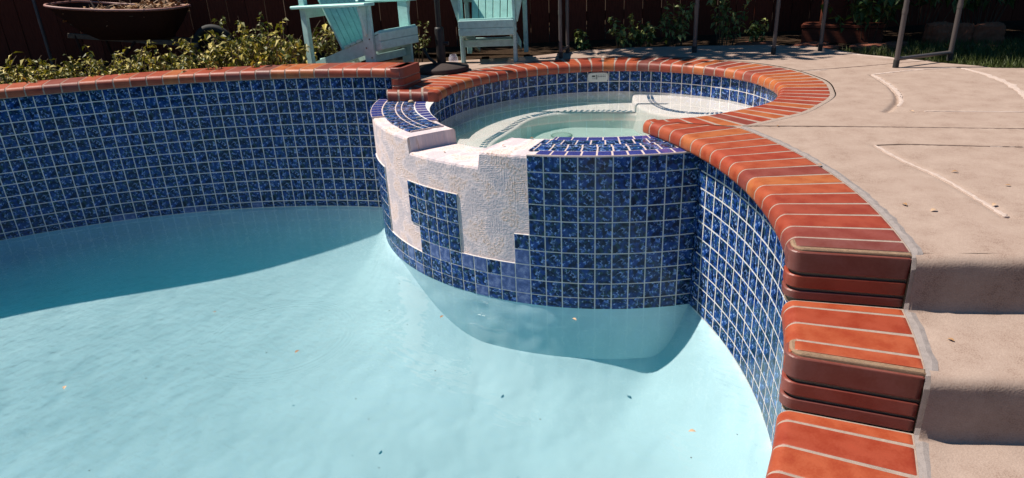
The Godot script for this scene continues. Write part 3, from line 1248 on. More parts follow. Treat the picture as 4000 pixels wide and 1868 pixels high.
func brick_mat() -> Material:
	var r := rng.randf()
	var i := 0
	if r < 0.24: i = 0
	elif r < 0.42: i = 1
	elif r < 0.66: i = 2
	elif r < 0.77: i = 3
	elif r < 0.87: i = 4
	elif r < 0.92: i = 5
	else: i = 6
	return mats["brick_%d" % i]


# Section at plan point `tip`, going along `out`, top at y.
func coping_section(tip: Vector2, out: Vector2, length: float, y: float, thick := 0.065) -> Array:
	var s := []
	for q in coping_profile(length, thick):
		s.append(v3(tip + out * q.x, y + q.y))
	return s


func mortar_section(tip: Vector2, out: Vector2, length: float, y: float, thick := 0.063) -> Array:
	var s := []
	for q in coping_profile(length + 0.022, thick):
		s.append(v3(tip + out * (0.0012 + q.x), y - 0.0012 + q.y))
	return s


func left_coping():
	var o := thing("raised_brick_coping", "row of red bullnosed bricks capping the raised left pool wall", "coping")
	var tip_r := R_LEFT - 0.035
	var step := 1.735
	var a := -70.6
	var rings := []
	var n := 0
	while n < 72:
		var sec := []
		for e in [a - 0.055, a - step + 0.055]:
			var t := on_circle(C_LEFT, tip_r, e)
			sec.append(coping_section(t, (t - C_LEFT).normalized(), 0.262, 0.977 + 0.0 * n, 0.062))
		obj("brick", block(sec[0], sec[1], brick_mat(), 0.002, true), o)
		a -= step
		n += 1
	for i in 73:
		var e := -70.62 - i * step
		var t := on_circle(C_LEFT, tip_r, e)
		rings.append(mortar_section(t, (t - C_LEFT).normalized(), 0.242, 0.977, 0.062))
	var st := begin()
	loft(st, rings)
	obj("mortar", done(st, mats["mortar"]), o)
	# the wall's end beside the spa: bricks laid flat one on the other, bullnose to the pool
	var t0 := on_circle(C_LEFT, tip_r, -70.45)
	var out := (t0 - C_LEFT).normalized()
	var along := Vector2(out.y, -out.x)
	if along.x < 0.0:
		along = -along
	var ys := [[0.9155, 0.977], [0.868, 0.909], [0.820, 0.861], [0.772, 0.813]]
	for k in ys.size():
		var s2 := []
		for y in [ys[k][0], ys[k][1]]:
			var ring := []
			for q in coping_profile(0.262, 0.09):
				ring.append(v3(t0 + out * q.x - along * (0.0 - q.y) + along * 0.012, y))
			s2.append(ring)
		obj("end_brick", block(s2[0], s2[1], mats["brick_%d" % [6, 4, 6, 5][k]], 0.002, true), o)
	var ms := []
	for y in [0.765, 0.974]:
		var ring := []
		for q in coping_profile(0.255, 0.09):
			ring.append(v3(t0 + out * (q.x + 0.004) + along * q.y + along * 0.008, y))
		ms.append(ring)
	obj("end_mortar", block(ms[0], ms[1], mats["mortar"]), o)


const MITRE_R := [Vector2(0.690, -3.300), Vector2(1.075, -3.095)]
const MITRE_L := [Vector2(-0.455, -4.335), Vector2(-0.70, -4.83)]


# Length of a ray from p along d before it meets the line ab (or `most`).
func until(p: Vector2, d: Vector2, line: Array, most: float) -> float:
	var a: Vector2 = line[0]
	var e: Vector2 = line[1] - a
	var den := d.cross(e)
	if absf(den) < 1e-6:
		return most
	var t := (a - p).cross(e) / den
	return clampf(t, 0.045, most) if t > 0.0 else most


func spa_coping():
	var o := thing("spa_brick_coping", "ring of orange red bullnosed bricks around the raised spa", "coping")
	# from the right mitre (72 degrees) backwards round the far side to the left mitre (187)
	var a := 84.0
	var step := 4.75
	var rings := []
	while a > -170.0:
		var sec := []
		for e in [a - 0.2, a - step + 0.2]:
			var tr := spa_in(e) - 0.035
			var tip := on_circle(C_IN, tr, e)
			var out := (tip - C_IN).normalized().slerp(on_circle(Vector2.ZERO, 1.0, a - step / 2), 0.75)
			var l := spa_out(e) - tr
			if e > 50.0:
				l = until(tip, out, MITRE_R, l) - 0.006
			elif e < -150.0:
				l = until(tip, out, MITRE_L, l) - 0.006
			sec.append(coping_section(tip, out, l, DECK - 0.0006))
		obj("brick", block(sec[0], sec[1], brick_mat(), 0.002, true), o)
		a -= step
	var e2 := 84.0
	while e2 > -171.0:
		var tr := spa_in(e2) - 0.035
		var tip := on_circle(C_IN, tr, e2)
		var out := (tip - C_IN).normalized()
		rings.append(mortar_section(tip, out, maxf(0.05, minf(spa_out(e2) - tr, until(tip, out, MITRE_R, 9.0) if e2 > 50.0 else (until(tip, out, MITRE_L, 9.0) if e2 < -150.0 else 9.0))), DECK))
		e2 -= step / 2
	var st := begin()
	loft(st, rings)
	obj("mortar", done(st, mats["mortar"]), o)
	# the short run facing forward over the wall's left end
	var p0 := Vector2(-0.452, -4.352)
	var p1 := Vector2(-0.770, -4.430)
	var out2 := Vector2(-0.10, -0.995)
	var m := []
	for i in 4:
		var sec := []
		for f in [i / 4.0 + 0.02, (i + 1) / 4.0 - 0.02]:
			var tip := p0.lerp(p1, f)
			sec.append(coping_section(tip, out2, maxf(until(tip, out2, MITRE_L, 0.24) - 0.006, 0.05), DECK - 0.001))
		obj("brick", block(sec[0], sec[1], mats["brick_%d" % [5, 6, 4, 6][i]], 0.002, true), o)
	for f in [0.0, 0.33, 0.66, 1.0]:
		var tip := p0.lerp(p1, f)
		m.append(mortar_section(tip, out2, maxf(until(tip, out2, MITRE_L, 0.24), 0.05), DECK - 0.001))
	st = begin()
	loft(st, m)
	obj("mortar", done(st, mats["mortar"]), o)


func right_coping():
	var o := thing("stepped_brick_coping", "orange red bullnosed brick coping stepping down beside the concrete steps", "coping")
	var tip_r := 2.337
	var len_b := 0.308
	# level runs: [joint angles], height
	var runs := [
		[[-23.4, -22.0, -20.0, -17.6, -15.3, -12.95, -10.75, -8.45, -6.05, -3.85, -1.55, 0.85, 3.1, 5.45, 7.7, 10.0, 12.45, 14.5, 16.15], DECK],
		[[16.55, 17.5, 19.75, 22.0, 23.25], STEP_1],
		[[23.65, 24.75, 27.2, 29.6, 32.0, 34.4], STEP_2]]
	for run in runs:
		var js: Array = run[0]
		var y: float = run[1]
		var rings := []
		for i in js.size() - 1:
			var sec := []
			for e in [js[i] + 0.09, js[i + 1] - 0.09]:
				var tip := on_circle(C_RIGHT, tip_r, e)
				var out := (tip - C_RIGHT).normalized().slerp(on_circle(Vector2.ZERO, 1.0, (js[i] + js[i + 1]) / 2), 0.5)
				var l := len_b
				if e < -14.0:
					l = minf(l, until(tip, out, MITRE_R, len_b) - 0.005)
				sec.append(coping_section(tip, out, l, y))
			obj("brick", block(sec[0], sec[1], mats["brick_%d" % (i % 2)] if i < 3 else brick_mat(), 0.002, true), o)
		var e2: float = js[0]
		while true:
			var tip := on_circle(C_RIGHT, tip_r, e2)
			var out := (tip - C_RIGHT).normalized()
			var l := len_b
			if e2 < -14.0:
				l = until(tip, out, MITRE_R, len_b)
			rings.append(mortar_section(tip, out, maxf(l, 0.05), y))
			if e2 >= js[-1] - 0.121:
				break
			e2 = minf(e2 + 1.2, js[-1] - 0.12)
		var st := begin()
		loft(st, rings)
		obj("mortar", done(st, mats["mortar"]), o)
	# risers: three bricks on the flat, their bullnose to the pool
	for r in [[16.2, [[0.768, 0.829, 5], [0.719, 0.757, 4], [0.684, 0.709, 5]], DECK, STEP_1], [23.3, [[0.606, 0.668, 5], [0.556, 0.594, 6], [0.513, 0.546, 5]], STEP_1, STEP_2]]:
		var tip := on_circle(C_RIGHT, tip_r, r[0])
		var out := (tip - C_RIGHT).normalized()
		var fwd := Vector2(-out.y, out.x)          # out of the riser, towards the next tread
		for b in r[1]:
			var sec := []
			for y in [b[0], b[1]]:
				var ring := []
				for q in coping_profile(len_b, 0.075):
					ring.append(v3(tip + out * q.x + fwd * (q.y + 0.016), y))
				sec.append(ring)
			obj("riser_brick", block(sec[0], sec[1], mats["brick_%d" % b[2]], 0.003, true), o)
		var ms := []
		for y in [r[3] - 0.02, r[2] - 0.0025]:
			var ring := []
			for q in coping_profile(len_b - 0.006, 0.07):
				ring.append(v3(tip + out * (q.x + 0.009) + fwd * (q.y + 0.008), y))
			ms.append(ring)
		obj("riser_mortar", block(ms[0], ms[1], mats["tan_mortar"], 0.004), o)
	# grey bead of mortar between the bricks and the concrete, following the steps
	var bead := begin()
	var prof := []
	for i in 40:
		prof.append([-15.2 + i * (31.4 / 39.0), DECK])
	prof.append_array([[16.5, DECK - 0.01], [16.72, 0.80], [16.75, 0.70], [16.9, STEP_1 + 0.004]])
	for i in 8:
		prof.append([17.0 + i * (6.1 / 7.0), STEP_1])
	prof.append_array([[23.5, STEP_1 - 0.01], [23.75, 0.64], [23.8, 0.53], [23.95, STEP_2 + 0.004]])
	for i in 12:
		prof.append([24.1 + i, STEP_2])
	var rr := []
	for q in prof:
		var wv := 0.003 * sin(q[0] * 3.7) + 0.002 * sin(q[0] * 9.1)
		var p0 := on_circle(C_RIGHT, 2.645, q[0])
		var thin := 0.007 if q[1] < DECK - 0.005 and q[1] > STEP_1 + 0.002 or q[1] < STEP_1 - 0.005 and q[1] > STEP_2 + 0.002 else 0.0
		var p1 := on_circle(C_RIGHT, 2.660 - thin * 0.5 + wv, q[0])
		var p2 := on_circle(C_RIGHT, 2.673 - thin + wv, q[0])
		rr.append([v3(p0, q[1] - 0.012), v3(p0, q[1] + 0.001), v3(p1, q[1] + 0.0035), v3(p2, q[1] + 0.001), v3(p2, q[1] - 0.012)])
	loft(bead, rr)
	obj("edge_mortar", done(bead, mats["grey_mortar"]), o)


# ---------------------------------------------------------------- the spa's inside

func spa_basin():
	var b := thing("spa_basin", "pale plastered spa basin with a bench, a round step and blue mosaic trim", "spa")
	# the wall above the water: tiles on a grout ring
	var st := begin()
	var rings := []
	for i in 91:
		var e := 72.0 - i * 3.0
		var r := spa_in(e)
		rings.append([in_point(e, r, 0.2), in_point(e, r, 0.775), in_point(e, r + 0.1, 0.775), in_point(e, r + 0.1, 0.2)])
	loft(st, rings)
	obj("wall_body", done(st, mats["grout"]), b)
	var e := 60.0
	while e > -188.0:
		var r := spa_in(e)
		var step := rad_to_deg(P / r)
		var mid := e - step / 2
		var q0 := on_circle(C_IN, spa_in(mid + 1.0), mid + 1.0)
		var q1 := on_circle(C_IN, spa_in(mid - 1.0), mid - 1.0)
		var tan_ := (q1 - q0).normalized()
		var n := Vector2(-tan_.y, tan_.x)
		var p := on_circle(C_IN, spa_in(mid) - 0.0018, mid)
		if n.dot(C_IN - p) < 0.0:
			n = -n
		for y in [0.735, 0.655]:
			lay_tile(b, any_tile(), v3(p, y), v3(n, 0), Vector3.UP, 1.0, 1.0, 0.01)
		e -= step
	# floor, bench and step: flat tops with rolled edges
	var fl := SurfaceTool.new()
	fl.begin(Mesh.PRIMITIVE_TRIANGLES)
	fl.set_smooth_group(0)
	for i in 60:
		var a0 := TAU * i / 60.0
		var a1 := TAU * (i + 1) / 60.0
		var rr := [0.0, 0.5, 0.95, 1.12]
		for k in 3:
			var f := func(a: float, r: float) -> Vector3: return v3(C_IN + Vector2(cos(a), sin(a)) * r, 0.425 + (0.05 * (r - 0.95) / 0.17 if r > 0.95 else 0.0))
			quad(fl, f.call(a0, rr[k]), f.call(a1, rr[k]), f.call(a1, rr[k + 1]), f.call(a0, rr[k + 1]), Vector3.UP)
	obj("basin_floor", done(fl, mats["spa_floor_plaster"]), b)
	var bench := [Vector2(-0.13, -3.80), Vector2(-0.085, -4.16), Vector2(0.0, -4.38), Vector2(0.067, -4.53), Vector2(0.13, -4.69), Vector2(0.21, -4.82), Vector2(0.37, -4.93), Vector2(0.53, -4.93), Vector2(0.68, -4.90), Vector2(0.82, -4.86), Vector2(0.95, -4.78), Vector2(1.05, -4.62), Vector2(1.12, -4.40), Vector2(1.18, -4.15)]
	shelf(b, "bench", bench, 0.535, 0.36, C_IN)
	mosaic(b, bench, 0.5365, 0.040, 2, 10)
	var step := [Vector2(0.99, -5.30), Vector2(0.955, -5.08), Vector2(0.935, -4.90), Vector2(0.94, -4.74), Vector2(0.975, -4.58), Vector2(1.04, -4.47), Vector2(1.12, -4.39), Vector2(1.28, -4.31), Vector2(1.45, -4.30), Vector2(1.60, -4.36), Vector2(1.72, -4.44)]
	shelf(b, "round_step", step, 0.598, 0.40, Vector2(0.55, -3.95))
	mosaic(b, step, 0.5995, 0.115, 2, 10)
	# two round suction covers
	for d in [[Vector2(0.385, -4.70), 0.4265], [Vector2(1.00, -4.06), 0.4265]]:
		var c := Node3D.new()
		put(c, "drain_cover", b)
		c.position = v3(d[0], d[1])
		obj("rim", lathe([Vector2(0.078, 0.0), Vector2(0.076, 0.004), Vector2(0.068, 0.005), Vector2(0.066, 0.003)], mats["drain_rim"], 32), c)
		obj("cover", lathe([Vector2(0.067, 0.003), Vector2(0.060, 0.0055), Vector2(0.03, 0.0062), Vector2(0.0, 0.0065)], mats["drain_plastic"], 32), c)
		var hs := SurfaceTool.new()
		hs.begin(Mesh.PRIMITIVE_TRIANGLES)
		var hole := lathe([Vector2(0.0022, 0.0), Vector2(0.0021, 0.0012), Vector2(0.0, 0.0014)], mats["drain_rim"], 6)
		for ring in [[0.018, 8], [0.032, 14], [0.046, 20], [0.0595, 26]]:
			for k in ring[1]:
				var a: float = TAU * k / ring[1]
				hs.append_from(hole, 0, Transform3D(Basis(), Vector3(cos(a) * ring[0], 0.0062 - 0.2 * ring[0] * ring[0], sin(a) * ring[0])))
		hs.set_material(mats["drain_rim"])
		var h := obj("hole_pattern", hs.commit(), c)
		h.set_meta("kind", "stuff")


# Smooth open curve through points.
func smooth_line(pts: Array, per: int) -> Array:
	var out := []
	for i in pts.size() - 1:
		var p0: Vector2 = pts[maxi(i - 1, 0)]
		var p1: Vector2 = pts[i]
		var p2: Vector2 = pts[i + 1]
		var p3: Vector2 = pts[mini(i + 2, pts.size() - 1)]
		for k in per:
			out.append(p1.cubic_interpolate(p2, p0, p3, float(k) / per))
	out.append(pts[-1])
	return out


# A seat with a rolled front edge along the line; it fills back to the spa's wall, away from `inside`.
func shelf(parent: Node, called: String, line: Array, y: float, low: float, inside: Vector2):
	var st := SurfaceTool.new()
	st.begin(Mesh.PRIMITIVE_TRIANGLES)
	st.set_smooth_group(0)
	var pts := smooth_line(line, 4)
	var rings := []
	for i in pts.size():
		var a: Vector2 = pts[maxi(i - 1, 0)]
		var b: Vector2 = pts[mini(i + 1, pts.size() - 1)]
		var n := (b - a).normalized().orthogonal()
		if n.dot(inside - pts[i]) < 0.0:
			n = -n
		var back: Vector2 = C_IN + (pts[i] - C_IN).normalized() * 1.12
		if pts[i].distance_to(C_IN) > 1.08:
			back = pts[i] + (pts[i] - C_IN).normalized() * 0.04
		var ring := []
		ring.append(v3(back, y + 0.002))
		ring.append(v3(pts[i].lerp(back, 0.35), y + 0.001))
		ring.append(v3(pts[i] - n * 0.022, y))
		for k in 5:
			var t := PI / 2 * (k + 1) / 5.0
			ring.append(v3(pts[i] + n * (-0.022 + 0.022 * sin(t)), y - 0.022 + 0.022 * cos(t)))
		ring.append(v3(pts[i] + n * 0.004, lerpf(y, low, 0.5)))
		ring.append(v3(pts[i] + n * 0.03, low))
		rings.append([ring, n])
	for i in rings.size() - 1:
		for k in rings[i][0].size() - 1:
			quad(st, rings[i][0][k], rings[i][0][k + 1], rings[i + 1][0][k + 1], rings[i + 1][0][k], Vector3.UP * 0.8 + v3(rings[i][1], 0.0) * (1.0 if k > 3 else 0.0))
	obj(called, done(st, mats["spa_plaster"]), parent)


# Rows of small blue mosaic tiles set into a seat near its front edge.
func mosaic(parent: Node, line: Array, y: float, inset: float, rows: int, skip: int):
	var pts := smooth_line(line, 8)
	var mesh: Mesh = tile_meshes[0]
	var run := 0.0
	for i in range(1, pts.size() - 2):
		var seg: float = pts[i].distance_to(pts[i - 1])
		run += seg
		if run < 0.0225:
			continue
		run = 0.0
		var t: Vector2 = (pts[i + 1] - pts[i - 1]).normalized()
		var n := t.orthogonal()
		if n.dot(C_IN - pts[i]) > 0.0:
			n = -n
		for r in rows:
			var p: Vector2 = pts[i] + n * (inset + r * 0.026) + t * (0.009 if r == 1 else 0.0)
			if p.distance_to(C_IN) > 1.05:
				continue
			var o := obj("mosaic_tile", tile_meshes[(i * 7 + r) % tile_meshes.size()], parent)
			var z := Vector3.UP
			var x := v3(t, 0).normalized()
			o.transform = Transform3D(Basis(x * 0.26, z.cross(x) * 0.28, z), v3(p, y + 0.001))


# ---------------------------------------------------------------- water

func waters():
	# pool: one sheet up to the walls, fine ripples and the ring of a fallen drop in its normals
	var st := SurfaceTool.new()
	st.begin(Mesh.PRIMITIVE_TRIANGLES)
	var cell := 0.09
	for k in 78:
		for i in 75:
			var c := Vector2(-5.3 + i * cell, -4.78 + k * cell)
			if pool_depth(c + Vector2(cell, cell) / 2) < -0.06:
				continue
			var q := [c, c + Vector2(cell, 0), c + Vector2(cell, cell), c + Vector2(0, cell)]
			for o in [0, 1, 2, 0, 2, 3]:
				st.set_normal(Vector3.UP)
				st.set_tangent(Plane(1, 0, 0, 1))
				st.set_uv((q[o] - Vector2(-3.2, -4.9)) / 4.0)
				st.add_vertex(v3(q[o], 0))
	var m := plain("pool_water", Color(0.55, 0.80, 0.84, 0.004), 0.0, 0.5)
	m.transparency = BaseMaterial3D.TRANSPARENCY_ALPHA
	m.normal_enabled = true
	m.normal_texture = ripple_normals()
	m.normal_scale = 1.7
	var mesh := done(st, m, false)
	var w := structure("pool_water", mesh, "clear still pool water with faint ripples and one spreading ring", "water")
	w.cast_shadow = GeometryInstance3D.SHADOW_CASTING_SETTING_ON
	# the body of the water, faintly turbid: it scatters blue green light under the surface
	var body := FogVolume.new()
	body.shape = RenderingServer.FOG_VOLUME_SHAPE_BOX
	body.size = Vector3(6.4, 0.9, 7.0)
	body.position = Vector3(-2.2, -0.453, -1.38)
	var fm := FogMaterial.new()
	fm.density = 0.46
	fm.albedo = lin(0.02, 0.54, 0.70)
	body.material = fm
	put(body, "water_body")
	tag(body, "blue green body of water filling the swimming pool", "water")
	body.set_meta("kind", "structure")
	# spa
	st = begin()
	for i in 80:
		var a0 := 360.0 * i / 80.0
		var a1 := 360.0 * (i + 1) / 80.0
		tri(st, v3(C_IN, SPA_WATER), in_point(a0, spa_in(a0) + 0.01, SPA_WATER), in_point(a1, spa_in(a1) + 0.01, SPA_WATER), Vector3.UP)
	var m2 := plain("spa_water", Color(0.55, 0.75, 0.70, 0.04), 0.0, 0.5)
	m2.transparency = BaseMaterial3D.TRANSPARENCY_ALPHA
	var spa_body := FogVolume.new()
	spa_body.shape = RenderingServer.FOG_VOLUME_SHAPE_CYLINDER
	spa_body.size = Vector3(2.16, SPA_WATER - 0.404, 2.16)
	spa_body.position = v3(C_IN, (SPA_WATER + 0.40) / 2)
	var fm2 := FogMaterial.new()
	fm2.density = 0.65
	fm2.albedo = lin(0.22, 0.82, 0.74)
	spa_body.material = fm2
	put(spa_body, "spa_water_body")
	tag(spa_body, "pale green body of water filling the raised spa", "water")
	spa_body.set_meta("kind", "structure")
	structure("spa_water", done(st, m2), "flat clear water inside the raised spa", "water")


func ripple_normals() -> ImageTexture:
	var s := 1024
	var fine := noise(0.016, FastNoiseLite.TYPE_SIMPLEX_SMOOTH, 111, 2)
	var broad := noise(0.010, FastNoiseLite.TYPE_SIMPLEX_SMOOTH, 112, 2)
	var out := PackedByteArray()
	out.resize(s * s * 3)
	var mpp := 4.0 / s
	var row := PackedFloat32Array()
	var hts := PackedFloat32Array()
	hts.resize(s * s)
	for y in s:
		var pz := -4.9 + y * mpp
		for x in s:
			var px := -3.2 + x * mpp
			# ripples run diagonally and are livelier away from the spa
			var u := px * 0.80 + pz * 0.60
			var v := -px * 0.60 + pz * 0.80
			var amp := smoothstep(-0.2, -1.6, px) * smoothstep(-4.2, -2.6, pz) * 0.8 + 0.12
			var h := amp * (0.0022 * fine.get_noise_2d(u * 560.0, v * 1300.0) + 0.0016 * broad.get_noise_2d(u * 1500.0, v * 700.0))
			var dx := px + 1.13
			var dz := pz + 2.80
			var r := sqrt(dx * dx + dz * dz)
			if r < 0.5:
				h += 0.00042 * sin((r - 0.29) * TAU / lerpf(0.030, 0.016, clampf((r - 0.28) / 0.16, 0, 1))) * smoothstep(0.26, 0.31, r) * (1.0 - smoothstep(0.36, 0.47, r))
			hts[y * s + x] = h
	for y in s:
		for x in s:
			var xa := hts[y * s + mini(x + 1, s - 1)] - hts[y * s + maxi(x - 1, 0)]
			var ya := hts[mini(y + 1, s - 1) * s + x] - hts[maxi(y - 1, 0) * s + x]
			var n := Vector3(-xa / (2 * mpp), ya / (2 * mpp), 1.0).normalized()
			var i := (y * s + x) * 3
			out[i] = int(n.x * 127.0 + 128.0)
			out[i + 1] = int(n.y * 127.0 + 128.0)
			out[i + 2] = int(n.z * 127.0 + 128.0)
	return ImageTexture.create_from_image(Image.create_from_data(s, s, false, Image.FORMAT_RGB8, out))


# ---------------------------------------------------------------- behind the pool

func fence():
	var f := thing("wooden_fence", "tall dark redwood board fence with sun glinting through its gaps", "fence", Vector3(0, 0.78, -7.0))
	var variants := []
	for i in 4:
		variants.append(board(Vector3(0, 0, 0), Vector3(0, 1.84, 0), Vector3.RIGHT, 0.1775, 0.019, mats["fence_%d" % i], 0.002))
	for k in range(-48, 42):
		var o := obj("board", variants[rng.randi() % 4], f)
		o.position = Vector3(0.284 + 0.1845 * (k + 0.5) + rng.randf_range(-0.0015, 0.0015), rng.randf_range(-0.02, 0.01), rng.randf_range(-0.003, 0.003))
		o.rotation.z = rng.randf_range(-0.0025, 0.0025)
	for y in [0.25, 1.0, 1.65]:
		obj("rail", board(Vector3(-8.5, y, -0.045), Vector3(8.0, y, -0.045), Vector3.UP, 0.09, 0.04, mats["fence_1"]), f)


func leaf_mesh(l: float, w: float, fold: float, mat: Material) -> ArrayMesh:
	var st := begin()
	var a := Vector3(0, 0, 0)
	var m := Vector3(0, -fold, l * 0.5)
	var tip := Vector3(0, -fold * 2.5, l)
	var p := Vector3(w * 0.5, fold * 0.6, l * 0.42)
	var q := Vector3(-w * 0.5, fold * 0.6, l * 0.42)
	for t in [[a, p, m], [p, tip, m], [a, m, q], [m, tip, q]]:
		tri(st, t[0], t[1], t[2], Vector3.UP)
	return done(st, mat)


func shade_trees():
	var leaf := leaf_mesh(0.13, 0.085, 0.012, mats["crown_leaf"])
	# [trunk x, z, label, lumps of crown: centre, radii, leaves]
	var trees := [
		[-7.4, -8.9, "leafy tree behind the fence, overhanging the wheelbarrow", [[Vector3(-6.6, 5.0, -8.1), Vector3(1.9, 0.8, 1.45), 5200], [Vector3(-8.8, 5.3, -8.3), Vector3(1.5, 0.9, 1.4), 2600]]],
		[-3.2, -8.8, "leafy tree behind the fence, overhanging the two aqua chairs", [[Vector3(-3.8, 5.0, -7.85), Vector3(1.4, 0.8, 1.0), 3400], [Vector3(-1.6, 5.1, -7.85), Vector3(1.3, 0.8, 1.05), 3000]]],
		[0.4, -8.6, "thin-crowned tree behind the fence, dappling the back of the deck", [[Vector3(-0.85, 4.9, -6.50), Vector3(1.55, 0.6, 0.88), 1500], [Vector3(0.7, 5.5, -7.9), Vector3(1.4, 0.8, 1.0), 2600]]],
		[3.8, -8.2, "leafy tree at the right end of the fence, shading the lawn", [[Vector3(1.85, 5.2, -6.30), Vector3(2.05, 0.8, 1.30), 5000], [Vector3(4.2, 5.4, -6.9), Vector3(1.6, 0.9, 1.5), 3000]]]]
	for t in trees:
		var o := thing("shade_tree", t[2], "tree", Vector3(t[0], 0.75, t[1]), 0.0, "trees beyond the fence")
		var top := Vector3(0.1, 2.9, 0.1)
		obj("trunk", tube([Vector3(0, -0.1, 0), Vector3(0.04, 1.2, 0.03), Vector3(0.02, 2.2, 0.0), top], [0.16, 0.13, 0.11, 0.08], mats["bark"], 10), o)
		for c in t[3]:
			var cc: Vector3 = c[0] - o.position
			obj("limb", tube([top - Vector3(0, 0.25, 0), top.lerp(cc, 0.5) + Vector3(0, 0.15, 0), cc, cc + Vector3(c[1].x * 0.5, 0.1, c[1].z * 0.3)], [0.07, 0.055, 0.035, 0.012], mats["bark"], 8), o)
			var mm := MultiMesh.new()
			mm.transform_format = MultiMesh.TRANSFORM_3D
			mm.use_colors = true
			mm.mesh = leaf
			mm.instance_count = c[2]
			# leaves gather in clumps inside the lump
			var clumps := []
			for i in 40:
				clumps.append(Vector3(rng.randfn() * 0.45, rng.randfn() * 0.4, rng.randfn() * 0.45))
			for i in c[2]:
				var d: Vector3 = clumps[rng.randi() % 40] * 0.85 + Vector3(rng.randfn(), rng.randfn(), rng.randfn()) * 0.20
				if d.length() > 1.05:
					d = d.normalized() * rng.randf_range(0.6, 1.0)
				var b := Basis.from_euler(Vector3(rng.randf_range(-0.9, 0.9), rng.randf() * TAU, rng.randf_range(-0.7, 0.7))).scaled(Vector3.ONE * rng.randf_range(0.7, 1.25))
				mm.set_instance_transform(i, Transform3D(b, cc + d * c[1]))
				var v := rng.randf_range(0.7, 1.2)
				mm.set_instance_color(i, Color(0.060 * v, 0.095 * v, 0.018 * v))
			var mi := MultiMeshInstance3D.new()
			mi.multimesh = mm
			put(mi, "crown", o)
			mi.set_meta("kind", "stuff")


# ---------------------------------------------------------------- garden furniture

func make_chair(label: String, at: Vector3, facing: float) -> Node3D:
	var o := thing("adirondack_chair", label, "chair", at, facing, "aqua painted wooden garden chairs")
	var p: Material = mats["aqua_paint"]
	var pw: Material = mats["aqua_paint_worn"]
	for s in [-1.0, 1.0]:
		obj("front_leg", board(Vector3(0.21 * s, 0, 0), Vector3(0.21 * s, 0.505, 0), Vector3.BACK, 0.088, 0.024, pw), o)
		obj("arm_bracket", block([Vector3(0.224 * s, 0.50, -0.02), Vector3(0.224 * s, 0.50, 0.02), Vector3(0.224 * s, 0.32, 0.008), Vector3(0.224 * s, 0.30, -0.008)],
			[Vector3(0.285 * s, 0.50, -0.012), Vector3(0.285 * s, 0.50, 0.012), Vector3(0.238 * s, 0.32, 0.008), Vector3(0.236 * s, 0.30, -0.008)], pw), o)
		obj("arm", board(Vector3(0.245 * s, 0.517, 0.075), Vector3(0.265 * s, 0.500, -0.60), Vector3.RIGHT, 0.115, 0.022, p, 0.006), o)
		obj("rear_post", board(Vector3(0.248 * s, 0.0, -0.54), Vector3(0.248 * s, 0.62, -0.535), Vector3.BACK, 0.052, 0.036, pw), o)
		var sx: float = 0.186 * s
		obj("side_rail", block([Vector3(sx - 0.011, 0.215, 0.088), Vector3(sx - 0.011, 0.318, 0.088), Vector3(sx + 0.011, 0.318, 0.088), Vector3(sx + 0.011, 0.215, 0.088)],
			[Vector3(sx - 0.011, 0.002, -0.66), Vector3(sx - 0.011, 0.062, -0.70), Vector3(sx + 0.011, 0.062, -0.70), Vector3(sx + 0.011, 0.002, -0.66)], pw), o)
		for k in 3:
			var sc := obj("screw_head", lathe([Vector2(0.006, 0), Vector2(0.005, 0.002), Vector2(0, 0.002)], mats["screw"], 10), o)
			sc.position = Vector3(0.2225 * s, [0.16, 0.225, 0.285][k], [0.02, -0.02, 0.015][k])
			sc.rotation.z = -PI / 2 * s
	# front apron of two boards, a stretcher, seat slats down the rails
	for k in 2:
		obj("apron_board", board(Vector3(-0.215, 0.243 + 0.058 * k, 0.100), Vector3(0.215, 0.243 + 0.058 * k, 0.100), Vector3.UP, 0.0565, 0.02, pw), o)
	obj("stretcher", board(Vector3(-0.198, 0.145, -0.012), Vector3(0.198, 0.145, -0.012), Vector3.UP, 0.055, 0.02, pw), o)
	var n0 := Vector3(0, 0.327, 0.078)
	var dn := Vector3(0, -0.256, -0.776).normalized()
	for k in 6:
		var c := n0 + dn * (0.062 * k)
		obj("seat_slat", board(c + Vector3(-0.205, 0, 0), c + Vector3(0.205, 0, 0), dn, 0.055, 0.018, p), o)
	obj("rear_cross_rail", board(Vector3(-0.19, 0.10, -0.50), Vector3(0.19, 0.10, -0.50), Vector3.UP, 0.07, 0.02, pw), o)
	obj("back_rail", board(Vector3(-0.27, 0.462, -0.515), Vector3(0.27, 0.462, -0.515), Vector3.UP, 0.07, 0.022, pw), o)
	# back of six tapering slats, its top rounded
	var hb := [0.80, 0.85, 0.875, 0.875, 0.85, 0.80]
	for k in 6:
		var u := k - 2.5
		var lean := Vector3(0, 0.80, -0.37).normalized()
		var b0 := Vector3(u * 0.0585, 0.196, -0.285)
		var b1: Vector3 = Vector3(u * 0.066, 0.196, -0.285) + lean * hb[k]
		obj("back_slat", board(b0, b1, Vector3.RIGHT, 0.055, 0.018, p), o)
	return o


func chairs():
	make_chair("aqua wooden garden chair nearer the left pool wall, turned to the right", Vector3(-0.825, DECK, -5.075), deg_to_rad(60.0))
	make_chair("aqua wooden garden chair behind the umbrella stand, facing the spa", Vector3(-0.112, DECK, -5.545), deg_to_rad(-7.0))


